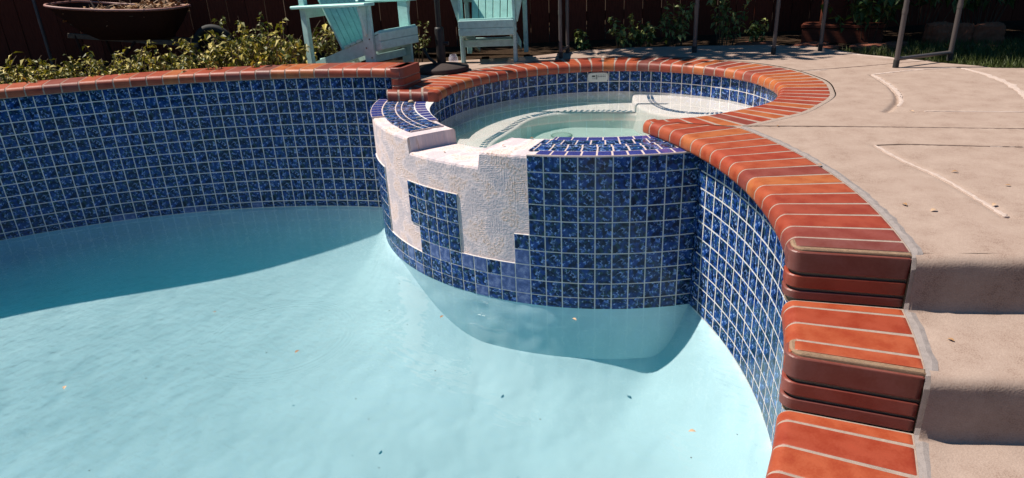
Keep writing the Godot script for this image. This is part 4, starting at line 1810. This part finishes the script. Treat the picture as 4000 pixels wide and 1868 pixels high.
func umbrella_stand():
	var o := thing("umbrella_stand", "black umbrella pole in a round dark base between the chairs", "umbrella stand", Vector3(-0.465, DECK, -5.19))
	obj("base", lathe([Vector2(0.0, 0.0), Vector2(0.198, 0.0), Vector2(0.202, 0.006), Vector2(0.202, 0.030), Vector2(0.196, 0.036), Vector2(0.10, 0.052), Vector2(0.05, 0.060), Vector2(0.0, 0.060)], mats["base_plastic"], 48), o)
	obj("sleeve", lathe([Vector2(0.034, 0.055), Vector2(0.034, 0.30), Vector2(0.030, 0.315), Vector2(0.022, 0.317)], mats["black_metal"], 20), o)
	obj("pole", tube([Vector3(0, 0.06, 0), Vector3(0, 2.3, 0)], 0.0195, mats["black_metal"], 16), o)
	obj("clamp_knob", tube([Vector3(0.03, 0.20, 0.01), Vector3(0.065, 0.20, 0.02)], 0.014, mats["black_metal"], 10), o)
	obj("carry_handle", tube([Vector3(-0.03, 0.06, 0.06), Vector3(-0.06, 0.085, 0.06), Vector3(-0.085, 0.10, 0.04), Vector3(-0.13, 0.17, 0.0)], 0.011, mats["black_metal"], 10), o)
	var j := thing("glass_jar", "small clear glass jar on the deck beside the umbrella pole", "jar", Vector3(-0.40, DECK, -5.52))
	obj("glass", lathe([Vector2(0.0, 0.003), Vector2(0.032, 0.003), Vector2(0.037, 0.012), Vector2(0.037, 0.05), Vector2(0.026, 0.066), Vector2(0.026, 0.076)], mats["clear_glass"], 24), j)


func canopy_pole(o: Node3D, at: Vector2, r: float):
	var p := v3(at, 0)
	obj("pole", tube([p + Vector3(0, 0.03, 0), p + Vector3(0, 1.95, 0)], r, mats["pole_metal"], 14), o)
	obj("foot_cap", tube([p, p + Vector3(0, 0.05, 0)], r * 1.18, mats["rubber"], 14), o)
	obj("collar", tube([p + Vector3(0, 0.335, 0), p + Vector3(0, 0.365, 0)], r * 1.12, mats["pole_metal"], 14), o)


func canopy_legs():
	var legs := [
		[Vector2(0.458, -5.56), [Vector2.ZERO, Vector2(0.082, -0.285)], 0.0145, "pair of thin metal canopy poles joined by a bar behind the spa"],
		[Vector2(1.523, -5.535), [Vector2.ZERO], 0.0165, "single dark metal canopy pole rising beside the bed plants"],
		[Vector2(2.044, -5.24), [Vector2.ZERO], 0.0145, "shaded metal canopy pole left of the wooden box"],
		[Vector2(2.439, -5.33), [Vector2.ZERO], 0.0145, "shaded metal canopy pole in front of the wooden box"],
		[Vector2(2.540, -4.440), [Vector2.ZERO, Vector2(0.455, -0.172)], 0.0155, "pair of metal canopy poles joined by a low bar at the lawn edge"],
		[Vector2(-4.20, -6.52), [Vector2.ZERO], 0.014, "lone thin metal canopy pole among the plants at far left"]]
	for l in legs:
		var y := DECK if l[0].x > 0.0 else 0.80
		var o := thing("canopy_leg", l[3], "canopy pole", v3(l[0], y), 0.0, "legs of the metal garden canopy")
		for q in l[1]:
			canopy_pole(o, q, l[2])
		if l[1].size() > 1:
			obj("cross_bar", tube([v3(l[1][0], 0.055), v3(l[1][1], 0.055)], l[2] * 0.8, mats["pole_metal"], 12), o)


func wheelbarrow():
	var o := thing("wheelbarrow", "rusty old wheelbarrow with a pale worn rim, full of dry twigs", "wheelbarrow", Vector3(-3.30, 0.79, -6.28), deg_to_rad(1.5))
	var ring_at := func(hx: float, hz: float, y: float, shift: float, tilt: float, sag: float) -> Array:
		var pts := []
		var n := 40
		for k in n:
			var a := TAU * k / n
			var c := cos(a)
			var s := sin(a)
			var x := signf(c) * pow(absf(c), 0.45) * hx
			var z := signf(s) * pow(absf(s), 0.45) * hz
			pts.append(Vector3(x + shift, y - tilt * x - sag * (1.0 - x * x / (hx * hx)), z * (1.0 - 0.12 * x / hx)))
		return pts
	var top: Array = ring_at.call(0.525, 0.33, 0.575, 0.0, 0.075, 0.022)
	var mid: Array = ring_at.call(0.43, 0.27, 0.44, 0.02, 0.07, 0.01)
	var low: Array = ring_at.call(0.30, 0.20, 0.30, 0.05, 0.05, 0.0)
	var st := SurfaceTool.new()
	st.begin(Mesh.PRIMITIVE_TRIANGLES)
	st.set_smooth_group(0)
	loft(st, [top, mid, low], true, false)
	var cen := Vector3(0.05, 0.30, 0)
	for k in 40:
		tri(st, cen, low[k], low[(k + 1) % 40], Vector3.DOWN)
	obj("tray", done(st, mats["tray_rust"]), o)
	var loop := top.duplicate()
	loop.append(top[0])
	obj("rim", tube(loop, 0.011, mats["rim_paint"], 10), o)
	for s in [-1.0, 1.0]:
		obj("handle", board(Vector3(0.62, 0.22, 0.10 * s), Vector3(-0.40, 0.36, 0.22 * s), Vector3.UP, 0.04, 0.035, mats["grey_wood"]), o)
		obj("leg", tube([Vector3(-0.34, 0.36, 0.22 * s), Vector3(-0.30, 0.02, 0.24 * s), Vector3(-0.12, 0.02, 0.22 * s), Vector3(0.12, 0.28, 0.17 * s)], 0.012, mats["tray_rust"], 10), o)
	var w := Node3D.new()
	put(w, "wheel", o)
	w.position = Vector3(0.72, 0.19, 0)
	w.rotation.x = PI / 2
	var tm := TorusMesh.new()
	tm.inner_radius = 0.125
	tm.outer_radius = 0.19
	tm.rings = 32
	tm.ring_segments = 12
	tm.material = mats["rubber"]
	obj("tyre", tm, w)
	obj("hub", lathe([Vector2(0.0, -0.03), Vector2(0.02, -0.03), Vector2(0.13, -0.006), Vector2(0.13, 0.006), Vector2(0.02, 0.03), Vector2(0.0, 0.03)], mats["tray_rust"], 24), w)
	# its load of twigs and dead leaves
	var tw := SurfaceTool.new()
	tw.begin(Mesh.PRIMITIVE_TRIANGLES)
	for i in 130:
		var p := Vector3(rng.randf_range(-0.36, 0.44), 0.50 + rng.randf() * 0.06, rng.randf_range(-0.24, 0.24))
		var d := Vector3(rng.randf_range(-1, 1), rng.randf_range(-0.25, 0.6), rng.randf_range(-1, 1)).normalized() * rng.randf_range(0.05, 0.16)
		tube_into(tw, [p, p + d * 0.5 + Vector3(0, rng.randf_range(-0.01, 0.02), 0), p + d], [0.004, 0.003, 0.002], 5)
	var twm := done(tw, mats["pale_leaf"])
	var load_ := obj("twig_pile", twm, o)
	load_.set_meta("kind", "stuff")
	tw = begin()
	for i in 420:
		var x := rng.randf_range(-0.40, 0.46)
		var p := Vector3(x, 0.46 + rng.randf() * 0.09 + (0.03 if x > 0.1 else 0.0), rng.randf_range(-0.27, 0.27))
		var b := Basis.from_euler(Vector3(rng.randf_range(-1, 1), rng.randf() * TAU, rng.randf_range(-1, 1)))
		tri(tw, p, p + b * Vector3(0.02, 0, 0.03), p + b * Vector3(-0.015, 0.01, 0.04), b.y)
		tri(tw, p, p + b * Vector3(-0.015, 0.01, 0.04), p + b * Vector3(-0.025, 0, 0.012), b.y)
	var dl := obj("dead_leaves", done(tw, mats["dry_leaf"]), o)
	dl.set_meta("kind", "stuff")


# ---------------------------------------------------------------- plants

# A bushy plant: arching stems that carry folded leaves. tones: two linear colours that the leaves range between.
func plant_meshes(stems: int, height: float, spread: float, leaf: float, per: int, tones: Array, upright := 0.5) -> Array:
	var ls := begin()
	var ss := SurfaceTool.new()
	ss.begin(Mesh.PRIMITIVE_TRIANGLES)
	for s in stems:
		var a := rng.randf() * TAU
		var h := height * rng.randf_range(0.55, 1.05)
		var r := spread * sqrt(rng.randf())
		var base := Vector3(cos(a) * r * 0.35, 0, sin(a) * r * 0.35)
		var tip := Vector3(cos(a) * r, h, sin(a) * r)
		var bow := base.lerp(tip, 0.55) + Vector3(0, h * 0.22, 0)
		var pts := []
		for k in 7:
			var f := k / 6.0
			pts.append(base.lerp(bow, f).lerp(bow.lerp(tip, f), f))
		tube_into(ss, pts, [0.003, 0.003, 0.0025, 0.0025, 0.002, 0.0018, 0.0012], 5)
		for k in per:
			var f := rng.randf_range(0.25, 1.0)
			var p := base.lerp(bow, f).lerp(bow.lerp(tip, f), f)
			var out := rng.randf() * TAU
			var b := Basis.from_euler(Vector3(rng.randf_range(-0.3, 1.1), out, rng.randf_range(-0.5, 0.5)))
			var l := leaf * rng.randf_range(0.6, 1.15)
			var w := l * rng.randf_range(0.45, 0.62)
			var t := rng.randf()
			var c: Color = tones[0].lerp(tones[1], t * t if rng.randf() < 0.6 else t)
			ls.set_color(c)
			var A := p
			var M := p + b * Vector3(0, -0.05 * l, l * 0.5)
			var T := p + b * Vector3(0, -0.22 * l, l)
			var Q1 := p + b * Vector3(w * 0.5, 0.10 * l, l * 0.40)
			var Q2 := p + b * Vector3(-w * 0.5, 0.10 * l, l * 0.40)
			tri(ls, A, Q1, M, b.y); tri(ls, Q1, T, M, b.y); tri(ls, A, M, Q2, b.y); tri(ls, M, T, Q2, b.y)
	return [done(ls, mats["leaf"]), done(ss, mats["stem"])]


func set_plant(called: String, meshes: Array, at: Vector3, turn: float, size: float, label: String, category: String, group := "") -> Node3D:
	var o := thing(called, label, category, at, turn, group)
	o.scale = Vector3.ONE * size
	var f := obj("foliage", meshes[0], o)
	f.set_meta("kind", "stuff")
	var sm := obj("stem", meshes[1], o)
	sm.set_meta("kind", "stuff")
	return o


func ground_cover_label(deg: float) -> String:
	if deg > -94.0:
		return "bleached leafy ground cover plant beside the nearer aqua chair"
	if deg > -100.0:
		return "bleached leafy ground cover plant between the wheelbarrow and the chair"
	if deg > -108.0:
		return "bleached leafy ground cover plant below the wheelbarrow tray's right half"
	if deg > -114.0:
		return "bleached leafy ground cover plant below the wheelbarrow tray's left half"
	return "bleached leafy ground cover plant near the lone pole at far left"


func planting():
	# creeping ground cover behind the raised coping, bleached by the sun
	var kinds := []
	for i in 4:
		kinds.append(plant_meshes(15, 0.24, 0.25, 0.042, 10, [Color(0.05, 0.065, 0.008), Color(0.66, 0.52, 0.13)]))
	var deg := -88.8
	var i := 0
	while deg > -122.0:
		for row in 3:
			var r: float = R_LEFT + (0.36 if deg < -97.0 else 0.46) + 0.22 * row + rng.randf_range(-0.04, 0.04)
			var p := on_circle(C_LEFT, r, deg + rng.randf_range(-0.9, 0.9))
			var size := (1.0 if deg < -95.0 else 1.25) * rng.randf_range(0.85, 1.15) * (1.0 + 0.14 * row)
			if deg > -92.0:
				size *= 1.12
			set_plant("ground_cover_plant", kinds[(i * 3 + row) % 4], v3(p, 0.785), rng.randf() * TAU, size, ground_cover_label(deg), "plant", "ground cover plants behind the raised coping")
		deg -= 2.9
		i += 1
	# taller sprigs between the two chairs and behind them
	var tall := plant_meshes(14, 0.48, 0.20, 0.045, 16, [Color(0.045, 0.065, 0.008), Color(0.40, 0.37, 0.15)])
	for q in [[Vector2(-2.10, -5.75), 1.0, "tall leafy sprig left of the nearer aqua chair"], [Vector2(-1.45, -6.0), 0.85, "leafy shrub seen under the arm of the nearer aqua chair"], [Vector2(-0.75, -6.0), 0.75, "leafy shrub between the two aqua chairs"]]:
		set_plant("leafy_shrub", tall, v3(q[0], 0.785), rng.randf() * TAU, q[1], q[2], "shrub")
	# bed at the back of the deck
	var bed := [
		[Vector2(1.04, -6.12), 0.33, 9, "small leafy plant, leftmost of those behind the deck"],
		[Vector2(1.26, -6.13), 0.28, 10, "low leafy plant with reddish dead leaves at the deck's back edge"],
		[Vector2(1.50, -6.09), 0.43, 17, "bushy leafy plant just left of the single canopy pole"],
		[Vector2(1.90, -6.02), 0.52, 17, "tallest leafy plant behind the deck, right of the single canopy pole"],
		[Vector2(0.72, -6.25), 0.20, 9, "dark low plant in shade beside the pair of poles"],
		[Vector2(2.22, -6.1), 0.22, 9, "dark low plant in shade near the wooden box"]]
	for q in bed:
		var m := plant_meshes(q[2], q[1], q[1] * 0.42, 0.062, 11, [Color(0.045, 0.080, 0.014), Color(0.40, 0.42, 0.14)])
		set_plant("bed_plant", m, v3(q[0], 0.79), rng.randf() * TAU, 1.0, q[3], "plant", "plants in the bed behind the deck")


func rock(label: String, at: Vector3, size: Vector3, turn: float, sd: int):
	var n := noise(1.6, FastNoiseLite.TYPE_CELLULAR, sd, 2)
	var n2 := noise(5.0, FastNoiseLite.TYPE_SIMPLEX, sd + 1, 3)
	var st := SurfaceTool.new()
	st.begin(Mesh.PRIMITIVE_TRIANGLES)
	st.set_smooth_group(-1)
	var R := 14
	var pt := func(i: int, k: int) -> Vector3:
		var th := PI * i / R
		var ph := TAU * (k % (2 * R)) / (2.0 * R)
		var d := Vector3(sin(th) * cos(ph), cos(th), sin(th) * sin(ph))
		var m := maxf(absf(d.x), maxf(absf(d.y), absf(d.z)))
		var q := d.lerp(d / m, 0.65)
		return q * (1.0 + 0.22 * n.get_noise_3dv(d * 1.2) + 0.10 * n2.get_noise_3dv(d)) * size * 0.5
	for i in R:
		for k in 2 * R:
			quad(st, pt.call(i, k), pt.call(i, k + 1), pt.call(i + 1, k + 1), pt.call(i + 1, k), pt.call(i, k) + pt.call(i + 1, k + 1))
	var o := obj("garden_rock", done(st, mats["sandstone"]))
	o.position = at
	o.rotation.y = turn
	tag(o, label, "rock", "red sandstone rocks edging the lawn")


func right_bed():
	# grass between the deck and the rocks
	var st := begin()
	tri(st, Vector3(-0.0028, 0, 0), Vector3(0.0028, 0, 0), Vector3(0.001, 0.035, 0.006), Vector3.BACK)
	tri(st, Vector3(0.0, 0.026, 0.004), Vector3(0.0022, 0.024, 0.004), Vector3(0.004, 0.055, 0.022), Vector3.BACK)
	var blade := done(st, mats["leaf"])
	var mm := MultiMesh.new()
	mm.transform_format = MultiMesh.TRANSFORM_3D
	mm.use_colors = true
	mm.mesh = blade
	var places := []
	while places.size() < 15000:
		var p := Vector2(rng.randf_range(2.55, 5.4), rng.randf_range(-5.75, -3.95))
		if deck_edge(p) > -0.015 or p.y > -3.98:
			continue
		if p.x < 3.15 and p.y < -5.38 + 0.25 * (p.x - 2.6):
			continue
		if p.y < -5.45 + 0.1 * sin(p.x * 3.0) - 0.0 * p.x and rng.randf() < 0.85:
			continue
		places.append(p)
	mm.instance_count = places.size()
	for i in places.size():
		var b := Basis.from_euler(Vector3(rng.randf_range(-0.5, 0.5), rng.randf() * TAU, 0)).scaled(Vector3.ONE * rng.randf_range(0.7, 1.5))
		mm.set_instance_transform(i, Transform3D(b, v3(places[i], 0.80)))
		var v := rng.randf_range(0.6, 1.25)
		mm.set_instance_color(i, Color(0.065 * v, 0.085 * v, 0.018 * v))
	var g := MultiMeshInstance3D.new()
	g.multimesh = mm
	put(g, "grass")
	tag(g, "strip of green lawn between the deck and the red rocks", "grass")
	g.set_meta("kind", "stuff")

	rock("broad red sandstone rock under the vine, left of the right-hand pole", Vector3(3.50, 0.885, -5.58), Vector3(0.22, 0.22, 0.20), 0.3, 201)
	rock("narrow red sandstone rock between two broader ones", Vector3(3.68, 0.88, -5.56), Vector3(0.13, 0.20, 0.16), 1.0, 211)
	rock("tilted red sandstone rock at the right of the three", Vector3(3.84, 0.875, -5.50), Vector3(0.24, 0.21, 0.2), -0.5, 221)
	rock("flat reddish stone lying in front of the three upright rocks", Vector3(3.62, 0.805, -5.34), Vector3(0.46, 0.05, 0.14), 0.1, 231)
	rock("red sandstone rock at the far right under pale leaves", Vector3(4.28, 0.89, -5.42), Vector3(0.26, 0.25, 0.22), 0.7, 241)
	# flagstones in the shade behind the deck
	var flags := [[Vector2(2.16, -6.02), 0.42, 0.24, "long reddish flagstone behind the deck, left of the box"], [Vector2(2.58, -5.83), 0.36, 0.20, "reddish flagstone in front of the wooden box"], [Vector2(2.96, -5.62), 0.36, 0.20, "reddish flagstone right of the wooden box"], [Vector2(2.62, -5.60), 0.26, 0.12, "small pale flagstone at the deck's corner"], [Vector2(3.20, -5.66), 0.24, 0.16, "reddish flagstone nearest the rocks"]]
	for q in flags:
		var sa := []
		var sb := []
		for k in 9:
			var a := TAU * k / 9.0
			var w := rng.randf_range(0.85, 1.1)
			var p := Vector2(cos(a) * q[1] * 0.5, sin(a) * q[2] * 0.5).rotated(-0.45) * w
			sa.append(v3(p, 0.0))
			sb.append(v3(p * 0.99, 0.045))
		var o := obj("flagstone", block(sa, sb, mats["flagstone"], 0.006))
		o.position = v3(q[0], 0.785)
		tag(o, q[3], "flagstone", "flagstones in the shade behind the deck")
	# vines over the rocks
	var vm := [plant_meshes(22, 0.62, 0.48, 0.11, 11, [Color(0.035, 0.07, 0.014), Color(0.15, 0.20, 0.06)]), plant_meshes(22, 0.62, 0.48, 0.11, 11, [Color(0.035, 0.07, 0.014), Color(0.13, 0.18, 0.055)])]
	var spots := [[Vector3(3.55, 0.95, -5.95), 1.0, "leafy vine hanging over the three upright red rocks"], [Vector3(3.15, 0.80, -6.0), 0.95, "leafy vine growing right of the wooden box"], [Vector3(4.1, 0.9, -6.0), 1.05, "dark leafy vine right of the rightmost upright rock"], [Vector3(4.45, 0.95, -5.72), 0.75, "pale leafy vine over the rock at the far right"], [Vector3(4.9, 0.85, -6.0), 1.1, "leafy vine beyond the far right rock"], [Vector3(3.7, 1.15, -6.35), 1.1, "dark vine against the fence behind the red rocks"]]
	for i in spots.size():
		var q: Array = spots[i]
		set_plant("leafy_vine", vm[i % 2], q[0], rng.randf() * TAU, q[1], q[2], "vine", "vines over the red rocks")


func wooden_box():
	var o := thing("wooden_box", "low dark red wooden box against the fence", "box", Vector3(2.925, 0.80, -6.02), deg_to_rad(-28.0))
	var m: Material = mats["redwood"]
	obj("front_board", board(Vector3(-0.315, 0.06, 0.06), Vector3(0.315, 0.06, 0.06), Vector3.UP, 0.118, 0.022, m), o)
	obj("top_board", board(Vector3(-0.325, 0.138, -0.06), Vector3(0.325, 0.138, -0.06), Vector3.BACK, 0.27, 0.026, m), o)
	for s in [-1.0, 1.0]:
		obj("side_board", board(Vector3(0.30 * s, 0.06, 0.045), Vector3(0.30 * s, 0.06, -0.18), Vector3.UP, 0.118, 0.02, m), o)
	var p := thing("wooden_post", "square redwood post standing behind the low wooden box", "post", Vector3(2.98, 0.79, -6.34))
	obj("shaft", board(Vector3(0, 0, 0), Vector3(0, 1.7, 0), Vector3.RIGHT, 0.19, 0.10, m), p)


# ---------------------------------------------------------------- small things

func control_panel():
	var e := -84.3
	var r := spa_in(e) - 0.005
	var p := on_circle(C_IN, r, e)
	var n := (C_IN - p).normalized()
	var o := thing("control_panel", "white spa control panel with a small display and five buttons, set in the tiles", "control panel", v3(p, 0.7315))
	o.basis = Basis(v3(Vector2(n.y, -n.x), 0), Vector3.UP, v3(n, 0))
	var outline := func(hw: float, hh: float, z: float) -> Array:
		var a := []
		for k in 32:
			var t := TAU * k / 32.0
			a.append(Vector3(signf(cos(t)) * pow(absf(cos(t)), 0.42) * hw, signf(sin(t)) * pow(absf(sin(t)), 0.48) * hh, z))
		return a
	var st := begin()
	loft(st, [outline.call(0.078, 0.036, -0.004), outline.call(0.078, 0.036, 0.008), outline.call(0.075, 0.033, 0.0115), outline.call(0.070, 0.029, 0.0125)])
	obj("case", done(st, mats["white_plastic"]), o)
	obj("display", board(Vector3(-0.045, 0.0075, 0.0131), Vector3(-0.021, 0.0075, 0.0131), Vector3.UP, 0.0125, 0.0012, mats["panel_print"], 0.0003), o)
	var disc := lathe([Vector2(0.0052, -0.0006), Vector2(0.0052, 0.0006), Vector2(0.0036, 0.0007), Vector2(0.0034, 0.0002), Vector2(0.0, 0.0002)], mats["panel_grey"], 16)
	for k in 5:
		var b := obj("button", disc, o)
		b.position = Vector3(0.0035 + k * 0.0126, 0.0045, 0.0131)
		b.rotation.x = PI / 2
		obj("icon", board(Vector3(0.001 + k * 0.0126, 0.0165, 0.0130), Vector3(0.0065 + k * 0.0126, 0.0155 + 0.002 * (k % 2), 0.0130), Vector3.UP, 0.0042, 0.0010, mats["panel_print"], 0.0003), o)
		obj("indicator", board(Vector3(0.0022 + k * 0.0126, -0.0145, 0.0130), Vector3(0.0052 + k * 0.0126, -0.0145, 0.0130), Vector3.UP, 0.0022, 0.0010, mats["panel_print"], 0.0003), o)
	for k in 2:
		var b := obj("arrow_key", disc, o)
		b.position = Vector3(-0.010, 0.0105 - k * 0.0135, 0.0131)
		b.rotation.x = PI / 2
		obj("key_mark", board(Vector3(-0.041 + k * 0.014, -0.0105, 0.0130), Vector3(-0.034 + k * 0.014, -0.0105, 0.0130), Vector3.UP, 0.0075, 0.0010, mats["panel_grey"], 0.0003), o)
	obj("key_outline", board(Vector3(-0.010, 0.019, 0.0128), Vector3(-0.010, -0.017, 0.0128), Vector3.RIGHT, 0.012, 0.0006, mats["panel_grey"], 0.0002), o)


func dead_leaf(size: float, mat: Material) -> ArrayMesh:
	var st := begin()
	var pts := []
	for k in 8:
		var f := k / 7.0
		pts.append([Vector3(0, 0.12 * size * sin(f * 3.0), (f - 0.5) * size), sin(f * PI) * size * 0.26])
	for k in 7:
		var a: Array = pts[k]
		var b: Array = pts[k + 1]
		for s in [-1.0, 1.0]:
			quad(st, a[0], a[0] + Vector3(s * a[1], 0.35 * a[1], 0), b[0] + Vector3(s * b[1], 0.35 * b[1], 0), b[0], Vector3.UP)
	return done(st, mat)


func litter():
	var brown := dead_leaf(0.034, mats["dry_leaf"])
	var pale := dead_leaf(0.036, mats["pale_leaf"])
	var list := [
		[Vector3(1.958, DECK + 0.003, -3.218), 1, 0.5, "curled tan leaf lying beside the far tooled joint"],
		[Vector3(1.586, DECK + 0.003, -2.285), 0, 1.2, "dry brown leaf on the deck's light joint, upper of two"],
		[Vector3(1.500, DECK + 0.004, -1.95), 1, 2.0, "dry tan leaf near the lower end of the light joint"],
		[Vector3(1.243, DECK + 0.003, -1.991), 0, 0.2, "brown leaf on the deck close to the coping"],
		[Vector3(1.30, DECK + 0.003, -1.93), 1, 1.8, "pale curled leaf near the top step"],
		[Vector3(1.165, DECK + 0.006, -2.43), 0, 0.6, "brown leaf caught on the grey mortar beside the coping"],
		[Vector3(1.66, DECK + 0.003, -2.12), 0, 0.9, "brown scrap of leaf on the open deck slab"],
		[Vector3(1.25, DECK + 0.003, -3.06), 0, 2.6, "small brown leaf where the spa coping meets the deck"],
		[Vector3(0.12, 0.772, -3.318), 0, 1.0, "dark curled leaf on the bare render beside the cap tiles"],
		[Vector3(-0.02, 0.772, -3.20), 0, 2.2, "small brown leaf on the corner of the bare render"],
		[Vector3(-0.33, 0.694, -3.42), 0, 0.3, "tiny brown leaf on the notch floor"],
		[Vector3(1.09, STEP_1 + 0.004, -1.45), 0, 0.5, "tiny dark leaf on the upper concrete step"]]
	for q in list:
		var o := obj("fallen_leaf", brown if q[1] == 0 else pale)
		o.position = q[0]
		o.rotation.y = q[2]
		o.scale = Vector3.ONE * (0.55 if "tiny" in q[3] or "small" in q[3] or "scrap" in q[3] else 0.7)
		tag(o, q[3], "leaf")
	for q in [[Vector2(-0.998, -2.653), 0, "brown leaf floating inside the ring of ripples"], [Vector2(-0.36, -2.915), 0, "brown sliver of leaf floating near the tiled spa wall"], [Vector2(-1.935, -2.451), 1, "pale orange leaf floating at the left of the pool"], [Vector2(-1.537, -3.075), 0, "tiny brown leaf floating by the edge of the wall's shadow"], [Vector2(0.28, -2.83), 1, "pale husk floating below the dark tiles"], [Vector2(0.62, -1.98), 1, "tan leaf floating near the right wall"]]:
		var o := obj("floating_leaf", brown if q[1] == 0 else pale)
		o.position = v3(q[0], 0.003)
		o.rotation.y = rng.randf() * TAU
		o.scale = Vector3.ONE * (0.8 if not "tiny" in q[2] else 0.5)
		tag(o, q[2], "leaf")
	var speck := lathe([Vector2(0.0, 0.004), Vector2(0.004, 0.002), Vector2(0.005, 0.0), Vector2(0.0, -0.001)], mats["dark_speck"], 8)
	for q in [Vector2(-3.061, -3.768), Vector2(-1.884, -3.454), Vector2(-0.688, -3.108), Vector2(-0.658, -2.276), Vector2(-0.582, -2.140), Vector2(-1.610, -2.495), Vector2(-1.535, -1.923), Vector2(-1.141, -2.660), Vector2(0.075, -2.092), Vector2(0.581, -1.846), Vector2(-0.353, -2.451), Vector2(-0.498, -1.867), Vector2(-0.633, -3.008), Vector2(-0.623, -3.308), Vector2(-0.524, -2.857), Vector2(-1.641, -3.579), Vector2(0.775, -1.954), Vector2(-0.967, -2.948)]:
		var o := obj("water_speck", speck)
		o.position = v3(q, 0.002)
		o.rotation.y = rng.randf() * TAU
		o.scale = Vector3(rng.randf_range(0.4, 1.0), 0.5, rng.randf_range(0.3, 0.6))
		tag(o, "tiny dark speck drifting on the pool water", "speck", "dark specks drifting on the pool")
	var st := SurfaceTool.new()
	st.begin(Mesh.PRIMITIVE_TRIANGLES)
	var shell := lathe([Vector2(0.0, 0.020), Vector2(0.008, 0.018), Vector2(0.014, 0.011), Vector2(0.015, 0.005), Vector2(0.010, 0.0)], mats["pale_leaf"], 20)
	var s := obj("snail_shell", shell)
	s.position = Vector3(-0.605, 0.776, -4.342)
	s.scale = Vector3(1.3, 1.0, 0.9)
	tag(s, "small tan snail shell on the blue cap tiles", "shell")
